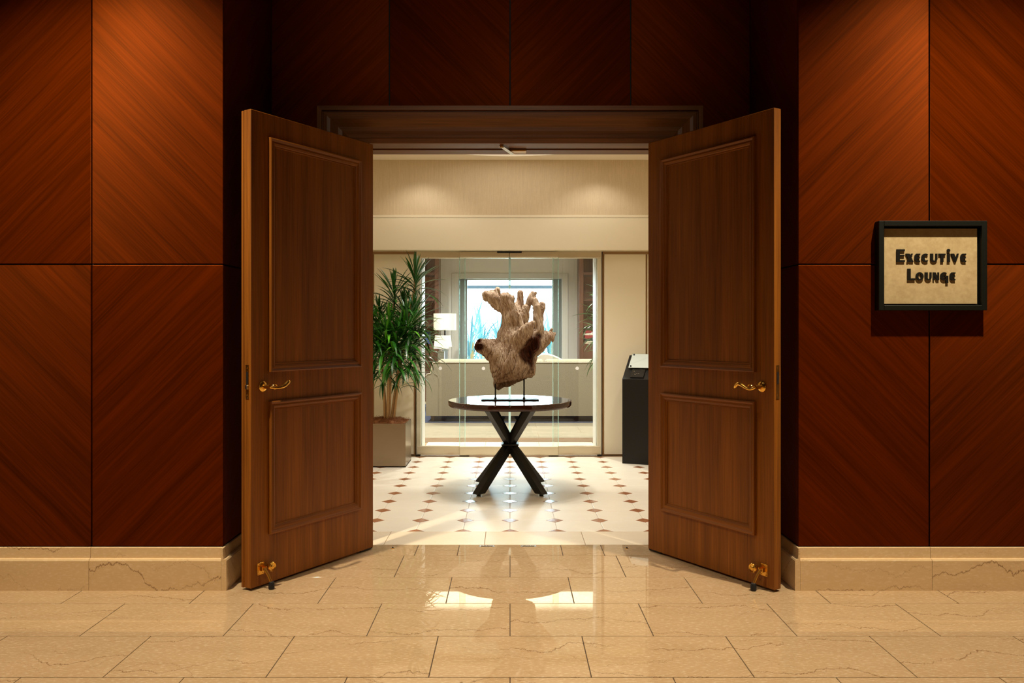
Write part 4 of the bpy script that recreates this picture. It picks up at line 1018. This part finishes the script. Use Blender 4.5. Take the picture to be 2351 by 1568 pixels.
ct = thing('console_table', 'dark polished console table behind the sofa', 'table', (-1.20, 12.95, 0))
cbox('top', 'dark_wood', ct, -0.42, 0.42, -0.34, 0.34, tbz - 0.035, tbz, 0.004)
for x in (-0.38, 0.38):
    for y in (-0.30, 0.30): cbox('leg', 'dark_wood', ct, x - 0.025, x + 0.025, y - 0.025, y + 0.025, 0.011, tbz - 0.035, 0.002)
ya, yb = 12.75, 13.12
A = px(1013, 800, ya); B = px(1021, 796, yb)
table_lamp('front one of two small square lamps with a grey block base', A[0], ya, tbz, 0.109, 0.090, A[2], px(1013, 770, ya)[2], 'grey_stone', 0.052)
table_lamp('rear one of two small square lamps with a crystal base', B[0], yb, tbz, 0.109, 0.090, B[2], px(1021, 770, yb)[2], 'crystal', 0.045)
yc = 14.2; C_ = px(1021.5, 758, yc)
fl_ = thing('floor_lamp', 'tall floor lamp with a large cream drum shade', 'lamp', (C_[0], yc, 0))
MB().lathe([(0, 0.0005), (0.16, 0.0005), (0.16, 0.012), (0.02, 0.022), (0.02, 0.03), (0, 0.03)], 32).build('base', 'black_metal', fl_, 'auto')
MB().tube([(0, 0, 0.02), (0, 0, C_[2] + 0.1)], 0.014, 12).build('pole', 'black_metal', fl_, 'auto')
zt_ = px(0, 720, yc)[2]; rr = 0.199
MB().lathe([(rr, C_[2]), (rr, zt_), (rr - 0.004, zt_), (rr - 0.004, C_[2]), (rr, C_[2])], 40, cap=False).build('lamp_shade', 'lamp_shade', fl_, 'auto')
# ---- two tub armchairs beyond the sofa
def armchair(label, x, y, rz, mat):
    t = thing('armchair', label, 'armchair', (x, y, 0), rz, 'armchairs in front of the window')
    pts_o = []; m = MB(); n = 20; vs = []
    for i in range(n + 1):
        a = R(200 - 220 * i / n); top = 0.70 + 0.22 * max(0, math.sin(a)) ** 1.5
        for r, z in ((0.36, 0.15), (0.37, top - 0.02), (0.35, top), (0.30, top - 0.01), (0.28, 0.40), (0.28, 0.15)): vs.append((r * math.cos(a), -r * math.sin(a), z))
    m.add(vs, [(i * 6 + k, i * 6 + (k + 1) % 6, (i + 1) * 6 + (k + 1) % 6, (i + 1) * 6 + k) for i in range(n) for k in range(6)] + [tuple(range(6))[::-1], tuple(n * 6 + k for k in range(6))])
    m.build('shell', mat, t, 'auto')
    MB().lathe([(0, 0.15), (0.275, 0.15), (0.29, 0.40), (0.27, 0.44), (0, 0.45)], 32).build('seat', mat, t, 'auto')
    for k in range(4):
        a = PI / 4 + k * PI / 2; MB().tube([(0.24 * math.cos(a), 0.24 * math.sin(a), 0.0135), (0.22 * math.cos(a), 0.22 * math.sin(a), 0.16)], [0.012, 0.02], 10).build('leg', 'dark_wood', t, 'auto')
armchair('cream tub armchair near the window', 0.80, 13.3, R(-40), 'chair_cream')
armchair('brown tub armchair between the sofa and the window', 0.02, 13.62, R(-20), 'chair_dark')
# ---- second plant inside the lounge
h2 = []
for hx, hy, nl in ((1390, 668, 26), (1384, 715, 30), (1386, 750, 30), (1390, 790, 28), (1402, 735, 24)):
    x, y, z = px(hx, hy, 9.75); h2.append((x - 1.19, 0.0, z, (-0.1, 0), nl, 1.15))
p2 = dracaena('potted_dracaena', 'smaller dracaena inside the lounge behind the right glass edge', (1.19, 9.75, 0), h2, 9, 138)
MB().tube([(0, 0, 0.36), (0.01, 0, 0.9), (-0.03, 0, 1.3), (-0.02, 0, 1.72)], [0.018, 0.014, 0.012, 0.009], 10).build('stem', 'bark', p2, 'auto')
MB().lathe([(0, 0.0005), (0.13, 0.0005), (0.16, 0.36), (0.16, 0.40), (0.145, 0.40), (0.14, 0.36), (0, 0.36)], 32).build('planter', 'planter_metal', p2, 'auto')

# ================================================================== GARDEN BEYOND THE WINDOW
struct(MB().box(-9, 9, 15.3, 26, -0.12, -0.02).build('ground_garden', 'garden_soil'), 'pale garden ground outside the window', 'ground')
tag(cbox('eave_beam', 'eave_paint', None, -3.0, 3.0, 16.4, 16.5, px(0, 662, 16.4)[2], px(0, 655, 16.4)[2] + 0.0, 0.004), 'blue-grey eave beam across the top of the window view', 'beam')
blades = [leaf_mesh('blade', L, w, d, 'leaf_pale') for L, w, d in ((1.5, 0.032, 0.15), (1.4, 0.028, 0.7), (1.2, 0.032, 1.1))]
gl = [(1080, 17.4, 60, 'leftmost'), (1108, 19.3, 60, 'second'), (1146, 21.1, 60, 'third'), (1196, 24.9, 60, 'fourth'), (1236, 23.0, 60, 'fifth'), (1264, 17.4, 60, 'rightmost')]
for i, (gx, gy, nb, wd) in enumerate(gl):
    x = (gx - 1171) * gy / F; rnd = random.Random(40 + i)
    t = thing('spiky_shrub', 'washed out spiky garden plant outside the window, ' + wd + ' from the left' * (wd not in ('leftmost', 'rightmost')), 'shrub', (x, gy, -0.02), 0, 'spiky plants outside the window')
    for k in range(nb):
        az = k * 2.4 + rnd.uniform(-0.3, 0.3); el = R(rnd.uniform(46, 84))
        d = Vector((math.cos(az) * math.cos(el), math.sin(az) * math.cos(el), math.sin(el))); xv = d.cross(Vector((0, 0, 1))).normalized(); zv = xv.cross(d)
        s_ = rnd.uniform(0.55, 0.85)
        o = link('blade', blades[k % 3], t); o.matrix_local = Matrix.Translation((0, 0, rnd.uniform(0.15, 1.0))) @ Matrix((xv, d, zv)).transposed().to_4x4() @ Matrix.Diagonal((s_, s_, s_, 1))
    MB().tube([(0, 0, 0), (0.02, 0, 1.05)], [0.09, 0.06], 8).build('trunk', 'bark', t, 'auto')
